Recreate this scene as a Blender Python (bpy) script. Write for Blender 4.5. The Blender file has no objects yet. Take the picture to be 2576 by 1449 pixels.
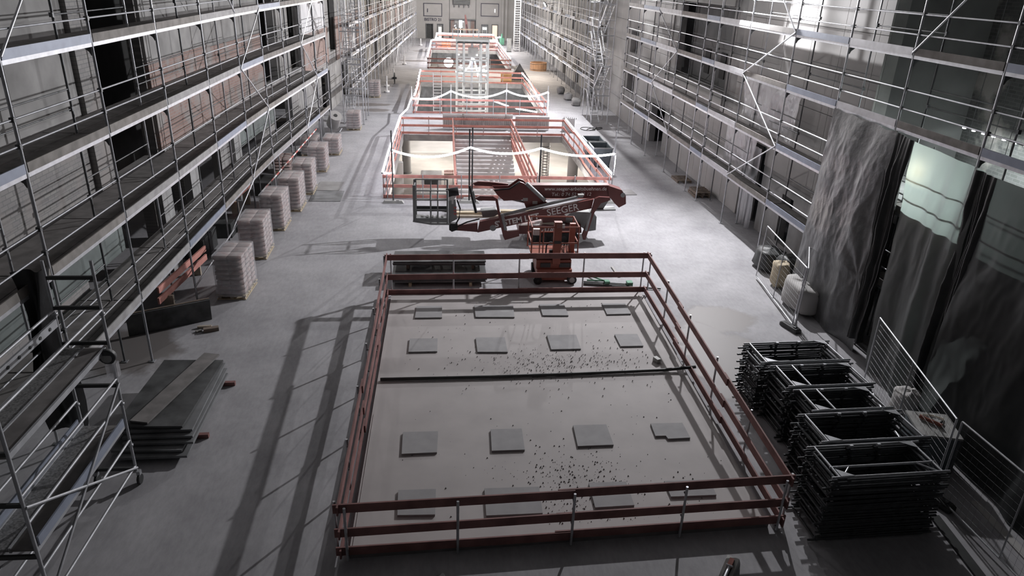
import bpy, math, random
from mathutils import Matrix, Vector, noise as mnoise
random.seed(7)
SC = bpy.context.scene
COL = SC.collection
# ------------------------------------------------------------------ camera
YAW, PIT, ROLL, H = 0.102064298, 0.412340826, -0.0364913398, 10.0409630
cy, sy, cp, sp, cr, sr = math.cos(YAW), math.sin(YAW), math.cos(PIT), math.sin(PIT), math.cos(ROLL), math.sin(ROLL)
R0 = Vector((cy, -sy, 0)); U0 = Vector((sp*sy, sp*cy, cp)); F0 = Vector((cp*sy, cp*cy, -sp))
Rx = R0*cr - U0*sr; Ux = R0*sr + U0*cr
cam = bpy.data.cameras.new('camera'); camo = bpy.data.objects.new('camera', cam); COL.objects.link(camo)
camo.matrix_world = Matrix(((Rx.x, Ux.x, -F0.x, 0), (Rx.y, Ux.y, -F0.y, 0), (Rx.z, Ux.z, -F0.z, H), (0, 0, 0, 1)))
cam.sensor_width = 36; cam.sensor_fit = 'HORIZONTAL'; cam.lens = 36*1800/2576
cam.clip_start = 0.1; cam.clip_end = 400
SC.camera = camo
# ------------------------------------------------------------------ world, lights, exposure
w = bpy.data.worlds.new('night_hall'); SC.world = w; w.use_nodes = True
w.node_tree.nodes['Background'].inputs[0].default_value = (.75, .8, .9, 1)
w.node_tree.nodes['Background'].inputs[1].default_value = .012
SC.view_settings.view_transform = 'Standard'
try: SC.view_settings.look = 'None'
except Exception: pass
SC.view_settings.gamma = 1; SC.view_settings.use_curve_mapping = False
SC.view_settings.exposure = 0.0
SC.cycles.adaptive_threshold = .03; SC.cycles.max_bounces = 6; SC.cycles.diffuse_bounces = 3; SC.cycles.glossy_bounces = 2; SC.cycles.transmission_bounces = 3; SC.cycles.transparent_max_bounces = 8; SC.cycles.caustics_reflective = False; SC.cycles.caustics_refractive = False
def lamp(name, loc, watts, col=(1, 1, 1), r=.25):
    l = bpy.data.lights.new(name, 'POINT'); l.energy = watts; l.color = col; l.shadow_soft_size = r
    o = bpy.data.objects.new(name, l); o.location = loc; COL.objects.link(o); return o
def flood(name, loc, aim, watts, col=(1, 1, 1), size=.26):
    l = bpy.data.lights.new(name, 'AREA'); l.energy = watts; l.color = col; l.size = size
    o = bpy.data.objects.new(name, l); o.location = loc; COL.objects.link(o)
    o.rotation_euler = (Vector(aim)-Vector(loc)).to_track_quat('-Z', 'Y').to_euler(); return o
FLOODS = [('flood_light_main', (12.1, 31.3, 9.75), (-10, 12, 3), 3300, (.98, .97, 1)),
          ('flood_light_stair', (10.9, 57.0, 10.9), (-6, 48, 2), 5000, (.99, .98, 1)),
          ('fill_light_left', (-7.2, 45.0, 10.9), (13, 36, 5), 750, (1, .97, .97)),  # unseen fill lamp, added to brighten the right wall
          ('flood_light_far', (10.4, 79.2, 7.3), (0, 78, 1), 1900, (1, .86, .7)),
          ('flood_light_end', (9.0, 104, 10.2), (-4, 108, 3), 4600, (1, .94, .88)),
          ('flood_light_corner', (-2.8, 92, 10.4), (11, 90, 4), 2600, (1, .94, .88))]
for q in FLOODS: flood(*q)
for q in ((8.5, 51.0, -.7, 150), (5.2, 51.5, -.7, 150), (-.2, 51.5, -.7, 150), (-2.2, 54.5, -.7, 150), (6.8, 55.0, -.7, 170), (6.6, 39.5, -.8, 160), (-1.6, 37.5, -.8, 160), (-1.0, 66.0, -.7, 420), (6.2, 66.0, -.7, 420), (1.0, 91.0, -.6, 400), (5.0, 99, -.6, 400)):
    lamp('basement_fill_lamp', q[:3], q[3]*1.6, (1, .95, .89), .12)  # unseen point lamps added to brighten the pits from inside

# ------------------------------------------------------------------ materials
def nt(m): m.use_nodes = True; return m.node_tree.nodes, m.node_tree.links
MATS = {}
def mk(name, col, rough=.6, metal=0, var=.15, scale=2.5, bump=0, col2=None, detail=5, spec=.4, stretch=(1, 1, 1)):
    m = bpy.data.materials.new(name); N, L = nt(m); b = N['Principled BSDF']
    b.inputs['Roughness'].default_value = rough; b.inputs['Metallic'].default_value = metal
    b.inputs['Specular IOR Level'].default_value = spec
    g = N.new('ShaderNodeNewGeometry'); mp = N.new('ShaderNodeMapping'); mp.inputs['Scale'].default_value = stretch
    L.new(g.outputs['Position'], mp.inputs['Vector'])
    n = N.new('ShaderNodeTexNoise'); n.inputs['Scale'].default_value = scale; n.inputs['Detail'].default_value = detail
    L.new(mp.outputs[0], n.inputs['Vector'])
    rp = N.new('ShaderNodeValToRGB'); rp.color_ramp.elements[0].position = .3; rp.color_ramp.elements[1].position = .7
    c2 = col2 or tuple(min(1, c*(1+var)) for c in col); c1 = col if col2 else tuple(c*(1-var) for c in col)
    rp.color_ramp.elements[0].color = (*c1, 1); rp.color_ramp.elements[1].color = (*c2, 1)
    L.new(n.outputs['Fac'], rp.inputs[0]); L.new(rp.outputs[0], b.inputs['Base Color'])
    if bump:
        bn = N.new('ShaderNodeBump'); bn.inputs['Strength'].default_value = bump; bn.inputs['Distance'].default_value = .05
        L.new(n.outputs['Fac'], bn.inputs['Height']); L.new(bn.outputs[0], b.inputs['Normal'])
    MATS[name] = m; return m
def emit(name, col, strength):
    m = bpy.data.materials.new(name); N, L = nt(m); b = N['Principled BSDF']
    b.inputs['Base Color'].default_value = (.8, .8, .8, 1)
    b.inputs['Emission Color'].default_value = (*col, 1); b.inputs['Emission Strength'].default_value = strength
    MATS[name] = m; return m

def concrete_floor():
    m = mk('floor_concrete', (.40, .395, .41), .85, 0, .1, .9, .05)
    N, L = m.node_tree.nodes, m.node_tree.links; b = N['Principled BSDF']; g = [x for x in N if x.type == 'NEW_GEOMETRY'][0]
    rp = [x for x in N if x.type == 'VALTORGB'][0]
    def noise(sc, det=8, rough=.65, st=(1, 1, 1)):
        mp = N.new('ShaderNodeMapping'); mp.inputs['Scale'].default_value = st; L.new(g.outputs['Position'], mp.inputs[0])
        n = N.new('ShaderNodeTexNoise'); n.inputs['Scale'].default_value = sc; n.inputs['Detail'].default_value = det; n.inputs['Roughness'].default_value = rough
        L.new(mp.outputs[0], n.inputs['Vector']); return n.outputs['Fac']
    def ramp(src, a, bb, c0, c1):
        r = N.new('ShaderNodeValToRGB'); r.color_ramp.elements[0].position = a; r.color_ramp.elements[1].position = bb
        r.color_ramp.elements[0].color = (*c0, 1); r.color_ramp.elements[1].color = (*c1, 1); L.new(src, r.inputs[0]); return r.outputs[0]
    def mul(a, bb, f=1, mode='MULTIPLY'):
        x = N.new('ShaderNodeMix'); x.data_type = 'RGBA'; x.blend_type = mode; x.inputs[0].default_value = f
        L.new(a, x.inputs[6])
        L.new(bb, x.inputs[7]); return x.outputs[2]
    c = rp.outputs[0]
    c = mul(c, ramp(noise(.23, 6), .35, .65, (.82, .82, .83), (1.06, 1.06, 1.06)))
    c = mul(c, ramp(noise(9, 6, .7, (1, .35, 1)), .3, .62, (.86, .86, .86), (1.04, 1.04, 1.04)))
    # wet patch beside the scaffold frame stacks: a stain with its own outline
    def blob(cx, cyy, rx, ry, amp=1.0):
        mp = N.new('ShaderNodeMapping'); mp.vector_type = 'POINT'
        mp.inputs['Location'].default_value = (-cx/rx, -cyy/ry, 0); mp.inputs['Scale'].default_value = (1/rx, 1/ry, 0)
        L.new(g.outputs['Position'], mp.inputs[0])
        ln = N.new('ShaderNodeVectorMath'); ln.operation = 'LENGTH'; L.new(mp.outputs[0], ln.inputs[0])
        ad = N.new('ShaderNodeMath'); ad.operation = 'MULTIPLY_ADD'; ad.inputs[1].default_value = amp; L.new(noise(.9, 4), ad.inputs[0]); L.new(ln.outputs['Value'], ad.inputs[2])
        hf = N.new('ShaderNodeMath'); hf.operation = 'MULTIPLY'; hf.inputs[1].default_value = .5; L.new(ad.outputs[0], hf.inputs[0])
        return ramp(hf.outputs[0], .6, .7, (1, 1, 1), (0, 0, 0))
    wet = mul(blob(8.1, 17.6, 1.35, 3.4), blob(9.0, 20.3, 1.3, 1.2), 1, 'LIGHTEN')
    for q in ((-9.0, 18.6, 1.9, 1.7), (-6.0, 60, 2.2, .9), (-5.3, 57.5, 1.3, .9), (-3.8, 73, 3.0, 1.2), (-3.2, 92, 2.6, 1.0), (-2.5, 104, 2.4, .8)):
        wet = mul(wet, blob(*q), 1, 'LIGHTEN')
    x = N.new('ShaderNodeMix'); x.data_type = 'RGBA'; x.blend_type = 'MIX'
    L.new(wet, x.inputs[0]); L.new(c, x.inputs[6]); x.inputs[7].default_value = (.2, .185, .18, 1)
    L.new(x.outputs[2], b.inputs['Base Color'])
    rr = N.new('ShaderNodeMapRange'); rr.inputs[3].default_value = .85; rr.inputs[4].default_value = .58
    L.new(wet, rr.inputs[0]); L.new(rr.outputs[0], b.inputs['Roughness'])
    return m
concrete_floor()
def brickmat(name, c1, c2, mortar, sc=1.0):
    m = mk(name, c1, .85, 0, .2, 1.6, .1); N, L = m.node_tree.nodes, m.node_tree.links; b = N['Principled BSDF']
    g = [x for x in N if x.type == 'NEW_GEOMETRY'][0]
    sx = N.new('ShaderNodeSeparateXYZ'); L.new(g.outputs['Position'], sx.inputs[0])
    cb = N.new('ShaderNodeCombineXYZ'); L.new(sx.outputs['Y'], cb.inputs[0]); L.new(sx.outputs['Z'], cb.inputs[1])
    br = N.new('ShaderNodeTexBrick'); br.inputs['Scale'].default_value = sc
    br.inputs['Color1'].default_value = (*c1, 1); br.inputs['Color2'].default_value = (*c2, 1); br.inputs['Mortar'].default_value = (*mortar, 1)
    br.inputs['Brick Width'].default_value = .3; br.inputs['Row Height'].default_value = .11; br.inputs['Mortar Size'].default_value = .012
    L.new(cb.outputs[0], br.inputs['Vector'])
    n = N.new('ShaderNodeTexNoise'); n.inputs['Scale'].default_value = .9; n.inputs['Detail'].default_value = 6; L.new(g.outputs['Position'], n.inputs['Vector'])
    rp = N.new('ShaderNodeValToRGB'); rp.color_ramp.elements[0].position = .5; rp.color_ramp.elements[1].position = .62
    L.new(n.outputs['Fac'], rp.inputs[0])
    x = N.new('ShaderNodeMix'); x.data_type = 'RGBA'; L.new(rp.outputs[0], x.inputs[0]); L.new(br.outputs['Color'], x.inputs[6]); x.inputs[7].default_value = (.3, .28, .27, 1)
    L.new(x.outputs[2], b.inputs['Base Color']); return m
brickmat('brick_red', (.27, .18, .16), (.33, .23, .2), (.3, .27, .26))
brickmat('brick_grey', (.26, .25, .25), (.31, .3, .29), (.2, .2, .2))
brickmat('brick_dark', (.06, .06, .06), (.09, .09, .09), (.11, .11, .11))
mk('floor_lower', (.52, .49, .45), .85, 0, .1, .9)
mk('plaster_grey', (.30, .295, .29), .85, 0, .25, 1.1, .08)
mk('plaster_light', (.43, .42, .41), .85, 0, .07, .8)
mk('plaster_white', (.62, .62, .63), .85, 0, .1, .8)
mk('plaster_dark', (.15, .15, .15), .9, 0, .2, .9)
mk('sheet_green', (.16, .185, .18), .6, 0, .25, 1.3, .1)
mk('concrete_raw', (.33, .33, .33), .85, 0, .18, 2.2, .05)
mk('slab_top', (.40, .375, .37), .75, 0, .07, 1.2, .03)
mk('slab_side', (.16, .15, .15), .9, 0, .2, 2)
mk('cover_grey', (.30, .295, .30), .8, 0, .09, 3, .02)
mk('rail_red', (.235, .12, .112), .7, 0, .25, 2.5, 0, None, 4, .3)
mk('rail_red_lit', (.60, .28, .24), .7, 0, .18, 2.5, 0, None, 4, .3)  # rail red made lighter and pinker, light hose glow put into the colour
mk('steel', (.46, .47, .49), .42, .55, .15, 6)
mk('steel_bright', (.62, .63, .66), .38, .5, .12, 6)
mk('steel_dark', (.14, .145, .15), .5, .4, .25, 5)
mk('frame_dark', (.085, .09, .095), .45, .5, .25, 5)
mk('alu_deck', (.44, .45, .47), .5, .35, .15, 4)
mk('toe_wood', (.24, .225, .21), .8, 0, .25, 3)
mk('steel_mid', (.34, .35, .37), .5, .4, .15, 6)
mk('toe_mid', (.33, .325, .325), .7, .1, .2, 3)
mk('toe_blue', (.27, .30, .37), .5, .2, .12, 3)
mk('toe_steel', (.50, .50, .52), .5, .3, .15, 3)
mk('deck_wood', (.20, .19, .185), .85, 0, .25, 3, .04, None, 6)
mk('mesh_deck', (.24, .24, .24), .6, .4, .5, 28)
mk('timber', (.42, .36, .29), .8, 0, .2, 3)
mk('timber_pale', (.55, .47, .34), .8, 0, .2, 3)
mk('panel_dark', (.075, .077, .078), .5, 0, .5, 2.5, .03)
mk('panel_grey', (.17, .175, .18), .5, 0, .3, 1.5)
mk('panel_edge', (.2, .16, .13), .8, 0, .3, 4)
mk('bag_paper', (.62, .57, .55), .6, 0, .3, 4.5, 0, (.50, .33, .30))
mk('lift_red', (.155, .055, .052), .45, 0, .1, 2)
mk('lift_orange', (.30, .105, .075), .5, 0, .1, 3)
mk('shaft_grey', (.5, .52, .52), .5, .1, .1, 3)
mk('machine_grey', (.27, .28, .28), .5, .1, .12, 3)
mk('black_rubber', (.022, .022, .023), .6, 0, .2, 3)
mk('plastic_dark', (.05, .052, .052), .5, 0, .2, 4)
mk('plastic_grey', (.34, .34, .33), .6, 0, .15, 4)
mk('letter_white', (.75, .73, .72), .6)
mk('letter_dark', (.06, .06, .085), .6)
mk('tape_red', (.6, .16, .14), .5, 0, .1, 3); mk('tape_white', (.75, .74, .73), .5)
mk('tarp_grey', (.088, .09, .092), .33, 0, .25, 3, .5, None, 7, .6)
mk('tarp_black', (.03, .031, .032), .36, 0, .2, 3, .4, None, 7, .5)
mk('skip_grey', (.14, .165, .18), .5, .1, .2, 3)
mk('wood_orange', (.55, .33, .2), .75, 0, .25, 2)
mk('green_paint', (.12, .3, .2), .5); mk('orange_paint', (.75, .22, .08), .5)
mk('stone_dust', (.16, .155, .15), .9, 0, .3, 9)
mk('white_plastic', (.72, .72, .72), .5); mk('yellow_board', (.62, .42, .2), .6)
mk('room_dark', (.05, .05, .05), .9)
mk('sheet_pit', (.17, .18, .19), .55, 0, .25, 2, .3)
emit('led_glow', (.86, .88, 1.0), 14); emit('lamp_glow', (1, .97, .95), 40); emit('tube_glow', (.90, 1, .98), 260)
emit('bulb_warm', (1, .85, .6), 45); emit('spot_glow', (.9, .95, 1), 6); emit('door_lit', (1, .93, .78), 1.1); emit('door_warm', (1, .8, .55), .55); emit('glass_lit', (.95, .97, 1), .9)
def translucent(name, col, tr, ro=.4):
    m = bpy.data.materials.new(name); N, L = nt(m); out = N['Material Output']; b = N['Principled BSDF']
    b.inputs['Base Color'].default_value = (*col, 1); b.inputs['Roughness'].default_value = ro
    t = N.new('ShaderNodeBsdfTranslucent'); t.inputs[0].default_value = (*tr, 1)
    x = N.new('ShaderNodeMixShader'); x.inputs[0].default_value = .5; L.new(b.outputs[0], x.inputs[1]); L.new(t.outputs[0], x.inputs[2])
    L.new(x.outputs[0], out.inputs[0]); MATS[name] = m
translucent('tarp_clear', (.17, .175, .175), (.66, .74, .71)); translucent('tarp_dim', (.075, .078, .08), (.26, .29, .28))
def film(name, a=.2, ro=.15, bs=.6):
    m = bpy.data.materials.new(name); N, L = nt(m); out = N['Material Output']
    t = N.new('ShaderNodeBsdfTransparent'); gl = N.new('ShaderNodeBsdfGlossy'); gl.inputs[1].default_value = ro; gl.inputs[0].default_value = (.85, .85, .88, 1)
    df = N.new('ShaderNodeBsdfDiffuse'); df.inputs[0].default_value = (.75, .75, .77, 1)
    m1 = N.new('ShaderNodeMixShader'); m1.inputs[0].default_value = .45; L.new(gl.outputs[0], m1.inputs[1]); L.new(df.outputs[0], m1.inputs[2])
    g = N.new('ShaderNodeNewGeometry'); n = N.new('ShaderNodeTexNoise'); n.inputs['Scale'].default_value = 9; n.inputs['Detail'].default_value = 5; L.new(g.outputs['Position'], n.inputs['Vector'])
    bp = N.new('ShaderNodeBump'); bp.inputs['Strength'].default_value = bs; bp.inputs['Distance'].default_value = .05; L.new(n.outputs['Fac'], bp.inputs['Height']); L.new(bp.outputs[0], gl.inputs['Normal'])
    x = N.new('ShaderNodeMixShader'); x.inputs[0].default_value = a; L.new(t.outputs[0], x.inputs[1]); L.new(m1.outputs[0], x.inputs[2])
    L.new(x.outputs[0], out.inputs[0]); MATS[name] = m
film('stretch_film', .4); film('lift_glass', .07, .03, 0); film('net_film', .4, .3)

# ------------------------------------------------------------------ helpers
G = Matrix.Identity(4); WM = {}; MC = {}
class at:
    def __init__(s, x, y, z=0, rz=0): s.m = Matrix.Translation((x, y, z)) @ Matrix.Rotation(rz, 4, 'Z')
    def __enter__(s):
        global G
        s.o = G; G = G @ s.m
    def __exit__(s, *a):
        global G
        G = s.o
def link(name, data, M, parent=None, local=True):
    o = bpy.data.objects.new(name, data); COL.objects.link(o)
    W_ = (G @ M) if local else M
    if parent is not None:
        o.parent = parent; o.matrix_parent_inverse = WM[parent.name].inverted()
    o.matrix_basis = W_; WM[o.name] = W_; return o
def tag(o, label, cat, group=None, kind=None):
    if label: o['label'] = label
    if cat: o['category'] = cat
    if group: o['group'] = group
    if kind: o['kind'] = kind
    return o
def thing(name, label, cat, loc=(0, 0, 0), group=None):
    o = link(name, None, Matrix.Translation(loc)); o.empty_display_size = .2
    return tag(o, label, cat, group)
def struct(o): o['kind'] = 'structure'; return o
def stuff(o): o['kind'] = 'stuff'; return o
def mesh(v, f, mat, smooth=False, name='m'):
    me = bpy.data.meshes.new(name); me.from_pydata([tuple(p) for p in v], [], f); me.update()
    if mat: me.materials.append(MATS[mat])
    if smooth: me.shade_smooth()
    return me
BV = [(x, y, z) for x in (-.5, .5) for y in (-.5, .5) for z in (-.5, .5)]
BF = [(0, 1, 3, 2), (4, 6, 7, 5), (0, 4, 5, 1), (2, 3, 7, 6), (0, 2, 6, 4), (1, 5, 7, 3)]
def ub(mat):
    k = ('b', mat)
    if k not in MC: MC[k] = mesh(BV, BF, mat)
    return MC[k]
def uc(mat, n=8):
    k = ('c', mat, n)
    if k not in MC:
        v = [(math.cos(2*math.pi*i/n), math.sin(2*math.pi*i/n), z) for z in (0, 1) for i in range(n)]
        f = [(i, (i+1) % n, n+(i+1) % n, n+i) for i in range(n)]
        me = mesh(v, f+[tuple(range(n))[::-1], tuple(range(n, 2*n))], mat)
        for p in me.polygons:
            p.use_smooth = len(p.vertices) == 4 or n == 4
        for p in me.polygons: p.use_smooth = (len(p.vertices) == 4)
        MC[k] = me
    return MC[k]
def frame_m(p, q, up=(0, 0, 1)):
    p, q = Vector(p), Vector(q); d = q-p; l = d.length; d = d/l; u = Vector(up)
    s = d.cross(u)
    if s.length < 1e-4: s = d.cross(Vector((0, 1, 0)))
    s.normalize(); u = s.cross(d)
    return p, q, d, s, u, l
def tube(name, p, q, r, mat, parent=None, n=8):
    p, q, d, s, u, l = frame_m(p, q)
    M = Matrix(((s.x*r, u.x*r, d.x*l, p.x), (s.y*r, u.y*r, d.y*l, p.y), (s.z*r, u.z*r, d.z*l, p.z), (0, 0, 0, 1)))
    return link(name, uc(mat, n), M, parent)
def board(name, p, q, h, t, mat, parent=None, up=(0, 0, 1)):
    p, q, d, s, u, l = frame_m(p, q, up); c = (p+q)/2
    M = Matrix(((d.x*l, -s.x*t, u.x*h, c.x), (d.y*l, -s.y*t, u.y*h, c.y), (d.z*l, -s.z*t, u.z*h, c.z), (0, 0, 0, 1)))
    return link(name, ub(mat), M, parent)
def box(name, c, s, mat, parent=None, rz=0, rx=0, ry=0):
    M = Matrix.Translation(c) @ Matrix.Rotation(rz, 4, 'Z') @ Matrix.Rotation(ry, 4, 'Y') @ Matrix.Rotation(rx, 4, 'X') @ Matrix.Diagonal((s[0], s[1], s[2], 1))
    return link(name, ub(mat), M, parent)
def pm(name, v, f, mat, parent=None, smooth=False): return link(name, mesh(v, f, mat, smooth), Matrix.Identity(4), parent)
def prism(name, pts, y0, y1, mat, parent=None):
    a = sum(pts[i][0]*pts[(i+1) % len(pts)][1]-pts[(i+1) % len(pts)][0]*pts[i][1] for i in range(len(pts)))
    if a < 0: pts = pts[::-1]
    n = len(pts); v = [(x, y0, z) for x, z in pts]+[(x, y1, z) for x, z in pts]
    f = [tuple(range(n)), tuple(range(n, 2*n))[::-1]]+[(i, n+i, n+(i+1) % n, (i+1) % n) for i in range(n)]
    return pm(name, v, f, mat, parent)
def multi_box(v, f, c, s):
    b = len(v); v += [(c[0]+x*s[0], c[1]+y*s[1], c[2]+z*s[2]) for x, y, z in BV]; f += [tuple(i+b for i in q) for q in BF]
def multi_tube(v, f, p, q, r, n=6):
    p, q, d, s, u, l = frame_m(p, q); b = len(v)
    for e in (p, q):
        for i in range(n):
            a = 2*math.pi*i/n; v.append(tuple(e+s*math.cos(a)*r+u*math.sin(a)*r))
    f += [(b+i, b+(i+1) % n, b+n+(i+1) % n, b+n+i) for i in range(n)]+[tuple(b+i for i in range(n))[::-1], tuple(b+n+i for i in range(n))]
def cable(name, pts, r, mat, parent=None, n=6, smooth=True):
    pts = [Vector(p) for p in pts]; v, f = [], []
    for i, p in enumerate(pts):
        d = (pts[min(i+1, len(pts)-1)]-pts[max(i-1, 0)]).normalized(); s = d.cross(Vector((0, 0, 1)))
        if s.length < 1e-3: s = d.cross(Vector((0, 1, 0)))
        s.normalize(); u = s.cross(d)
        for k in range(n):
            a = 2*math.pi*k/n; v.append(tuple(p+s*math.cos(a)*r+u*math.sin(a)*r))
    for i in range(len(pts)-1):
        for k in range(n): f.append((i*n+k, i*n+(k+1) % n, (i+1)*n+(k+1) % n, (i+1)*n+k))
    f += [tuple(range(n))[::-1], tuple(range(len(v)-n, len(v)))]
    return pm(name, v, f, mat, parent, smooth)
def sag(a, b, drop, n=10):
    a, b = Vector(a), Vector(b)
    return [a.lerp(b, i/n)-Vector((0, 0, drop*4*(i/n)*(1-i/n))) for i in range(n+1)]
FONTC = {}
def text(name, body, mat, M, size, parent=None, bold=.0, shear=0):
    c = bpy.data.curves.new('t', 'FONT'); c.body = body; c.size = size; c.extrude = .004; c.offset = bold; c.shear = shear; c.resolution_u = 3
    o = bpy.data.objects.new('t', c); COL.objects.link(o); bpy.context.view_layer.update()
    me = bpy.data.meshes.new_from_object(o.evaluated_get(bpy.context.evaluated_depsgraph_get())); bpy.data.objects.remove(o)
    me.materials.clear(); me.materials.append(MATS[mat]); return link(name, me, M, parent)
def XZ(x, y, z, ang=0): # text standing in the xz plane facing -y
    return Matrix.Translation((x, y, z)) @ Matrix.Rotation(-ang, 4, 'Y') @ Matrix.Rotation(math.pi/2, 4, 'X')
def rnd(a, b): return random.uniform(a, b)
def xl(y): return -8.0 if y < 32 else -8.0+(y-32)*3.8/86
def xr(y): return 12.5 if y < 38 else 12.5-(y-38)*1.15/72

# ------------------------------------------------------------------ setting: floor with the pit openings
PITS = [(-2.75, 8.05, 33.75, 48.5), (-2.25, 7.8, 56.5, 73.6), (-1.7, 7.5, 85.0, 106.5), (-1.0, 7.7, 109.5, 118.0)]
def floor_mesh():
    xs = sorted({-16, 21}|{p[i] for p in PITS for i in (0, 1)}); ys = sorted({-3, 127}|{p[i] for p in PITS for i in (2, 3)})
    v, f = [], []
    for i in range(len(xs)-1):
        for j in range(len(ys)-1):
            mx, my = (xs[i]+xs[i+1])/2, (ys[j]+ys[j+1])/2
            if any(p[0] < mx < p[1] and p[2] < my < p[3] for p in PITS): continue
            b = len(v); v += [(xs[i], ys[j], 0), (xs[i+1], ys[j], 0), (xs[i+1], ys[j+1], 0), (xs[i], ys[j+1], 0)]; f.append((b, b+1, b+2, b+3))
    return pm('floor', v, f, 'floor_concrete')
struct(floor_mesh())
for i, (x0, x1, y0, y1) in enumerate(PITS):  # slab edges of the openings and the lower storey
    e = link('pit_edge', None, Matrix.Identity(4)); struct(e)
    for a, b in (((x0, y0), (x1, y0)), ((x1, y0), (x1, y1)), ((x1, y1), (x0, y1)), ((x0, y1), (x0, y0))):
        board('slab_edge', (*a, -.21), (*b, -.21), .4, .06, 'concrete_raw', e)
D = -3.05
for i, (x0, x1, y0, y1) in enumerate(((-5.2, 10.5, 30.6, 74.0), (-4.1, 10.0, 82.0, 118.5))):
    struct(pm('floor_basement', [(x0, y0, D), (x1, y0, D), (x1, y1, D), (x0, y1, D)], [(0, 1, 2, 3)], 'floor_lower'))
    struct(box('wall_basement_far', ((x0+x1)/2, y1, -1.75), (x1-x0, .15, 2.65), 'sheet_pit'))
    struct(box('wall_basement_left', (x0, (y0+y1)/2, -1.75), (.15, y1-y0, 2.65), 'concrete_raw'))
    struct(box('wall_basement_right', (x1, (y0+y1)/2, -1.75), (.15, y1-y0, 2.65), 'concrete_raw'))

# walls built from cells round their openings
def wall_cells(name, P0, P1, zt, openings, mat, thick=.35, outward=1, cuts_s=None, cuts_z=None):
    """vertical wall from plan point P0 to P1; openings (s0,s1,z0,z1) along its length"""
    P0, P1 = Vector((*P0, 0)), Vector((*P1, 0)); d = (P1-P0); L = d.length; d /= L; n = Vector((-d.y, d.x, 0))*outward*thick
    ss = sorted({0, L}|{min(max(o[i], 0), L) for o in openings for i in (0, 1)}); zs = sorted({0, zt}|{o[i] for o in openings for i in (2, 3)})
    v, f = [], []
    for i in range(len(ss)-1):
        for j in range(len(zs)-1):
            if ss[i+1]-ss[i] < 1e-4: continue
            ms, mz = (ss[i]+ss[i+1])/2, (zs[j]+zs[j+1])/2
            if any(o[0] < ms < o[1] and o[2] < mz < o[3] for o in openings): continue
            b = len(v)
            for k in (0, 1):
                for s_, z_ in ((ss[i], zs[j]), (ss[i+1], zs[j]), (ss[i+1], zs[j+1]), (ss[i], zs[j+1])): v.append(tuple(P0+d*s_+n*k+Vector((0, 0, z_))))
            f += [(b, b+1, b+2, b+3), (b+7, b+6, b+5, b+4), (b, b+4, b+5, b+1), (b+1, b+5, b+6, b+2), (b+2, b+6, b+7, b+3), (b+3, b+7, b+4, b)]
    return pm(name, v, f, mat)
ZT = 12.6
LW = -9.75
# left wall, near straight stretch (s = y)
LOPEN = [(21.6, 25.2, 4.0, 12), (19.0, 24.2, 0, 3.3), (25.0, 27.2, 0, 3.3), (28.2, 33.1, 0, 3.3), (34.2, 38.5, 0, 3.2), (39.6, 42.6, 4.2, 12), (45.5, 48.6, 4.2, 12), (41, 45, 0, 3.0)]
wl = struct(wall_cells('wall_left', (LW, 0), (LW, 32), ZT, [o for o in LOPEN if o[0] < 32 and o[1] < 33.2], 'brick_grey', .4))
P32, P118 = (LW, 32), (LW+4.25, 127)
def on_left(y, off=0): # point of the left wall's far stretch
    return (LW+(y-32)*4.25/95+off, y)
far_open = []
lo2 = [(y0-32, y1-32, z0, z1) for y0, y1, z0, z1 in LOPEN if y0 > 33]+[(s, s+2.6, 4.2, 11.5) for s in (26, 36, 46, 56, 66, 76)]+[(s, s+3.2, 0, 3) for s in (22, 30, 40, 50, 60, 70, 80)]
wl2 = struct(wall_cells('wall_left_far', P32, P118, ZT, lo2, 'plaster_grey', .4))
def lw_patch(name, y0, y1, z0, z1, mat, par, off=.05):
    f_ = (lambda y: (LW+off/2, y)) if y1 <= 32.5 else (lambda y: on_left(y, off/2))
    a, b = f_(y0), f_(y1); zc = (z0+z1)/2
    return board(name, (*a, zc), (*b, zc), z1-z0, off, mat, par)
lw_patch('render_panel', 12, 20.4, 6.0, 12, 'plaster_grey', wl); lw_patch('brick_pier', 20.5, 21.55, 4, 12, 'brick_grey', wl, .16)
lw_patch('sheeting', 8, 21.4, 2.0, 3.9, 'sheet_green', wl, .07); lw_patch('sheeting', 8, 19, .1, 1.7, 'sheet_green', wl, .07)
lw_patch('brick_panel', 25.3, 32, 4.15, 7.0, 'brick_red', wl, .12); lw_patch('render_panel', 25.3, 32, 7.0, 12, 'plaster_grey', wl, .1)
lw_patch('brick_panel', 32, 39.4, 4.15, 6.9, 'brick_red', wl2, .12); lw_patch('render_panel', 32, 39.4, 6.9, 12, 'plaster_grey', wl2, .1)
lw_patch('concrete_sill', 25.3, 32, 3.65, 4.15, 'concrete_raw', wl, .2)
for y in (24.3, 27.25, 33.2): lw_patch('concrete_column', y, y+.92, 0, 3.6, 'concrete_raw', wl if y < 31 else wl2, .25)
lw_patch('sheeting', 34.3, 41, 2.2, 3.8, 'sheet_green', wl2, .07)
lw_patch('render_panel', 42.8, 45.3, 4.2, 12, 'plaster_grey', wl2, .1)
lw_patch('brick_panel', 48.8, 56.8, 3.6, 6.1, 'brick_red', wl2, .12); lw_patch('white_render', 48.8, 56.0, 6.1, 12, 'plaster_white', wl2, .1)
for y in (60, 64.2, 70, 78.5, 86, 94, 103, 111):
    lw_patch('brick_panel', y, y+3.6, 3.4, 6.6, 'brick_red', wl2, .1); lw_patch('white_render', y+3.9, y+5.2, 3.2, 12, 'plaster_white', wl2, .12)
struct(box('wall_left_back', (LW-5, 62, 6), (.3, 135, 13), 'room_dark'))
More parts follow.
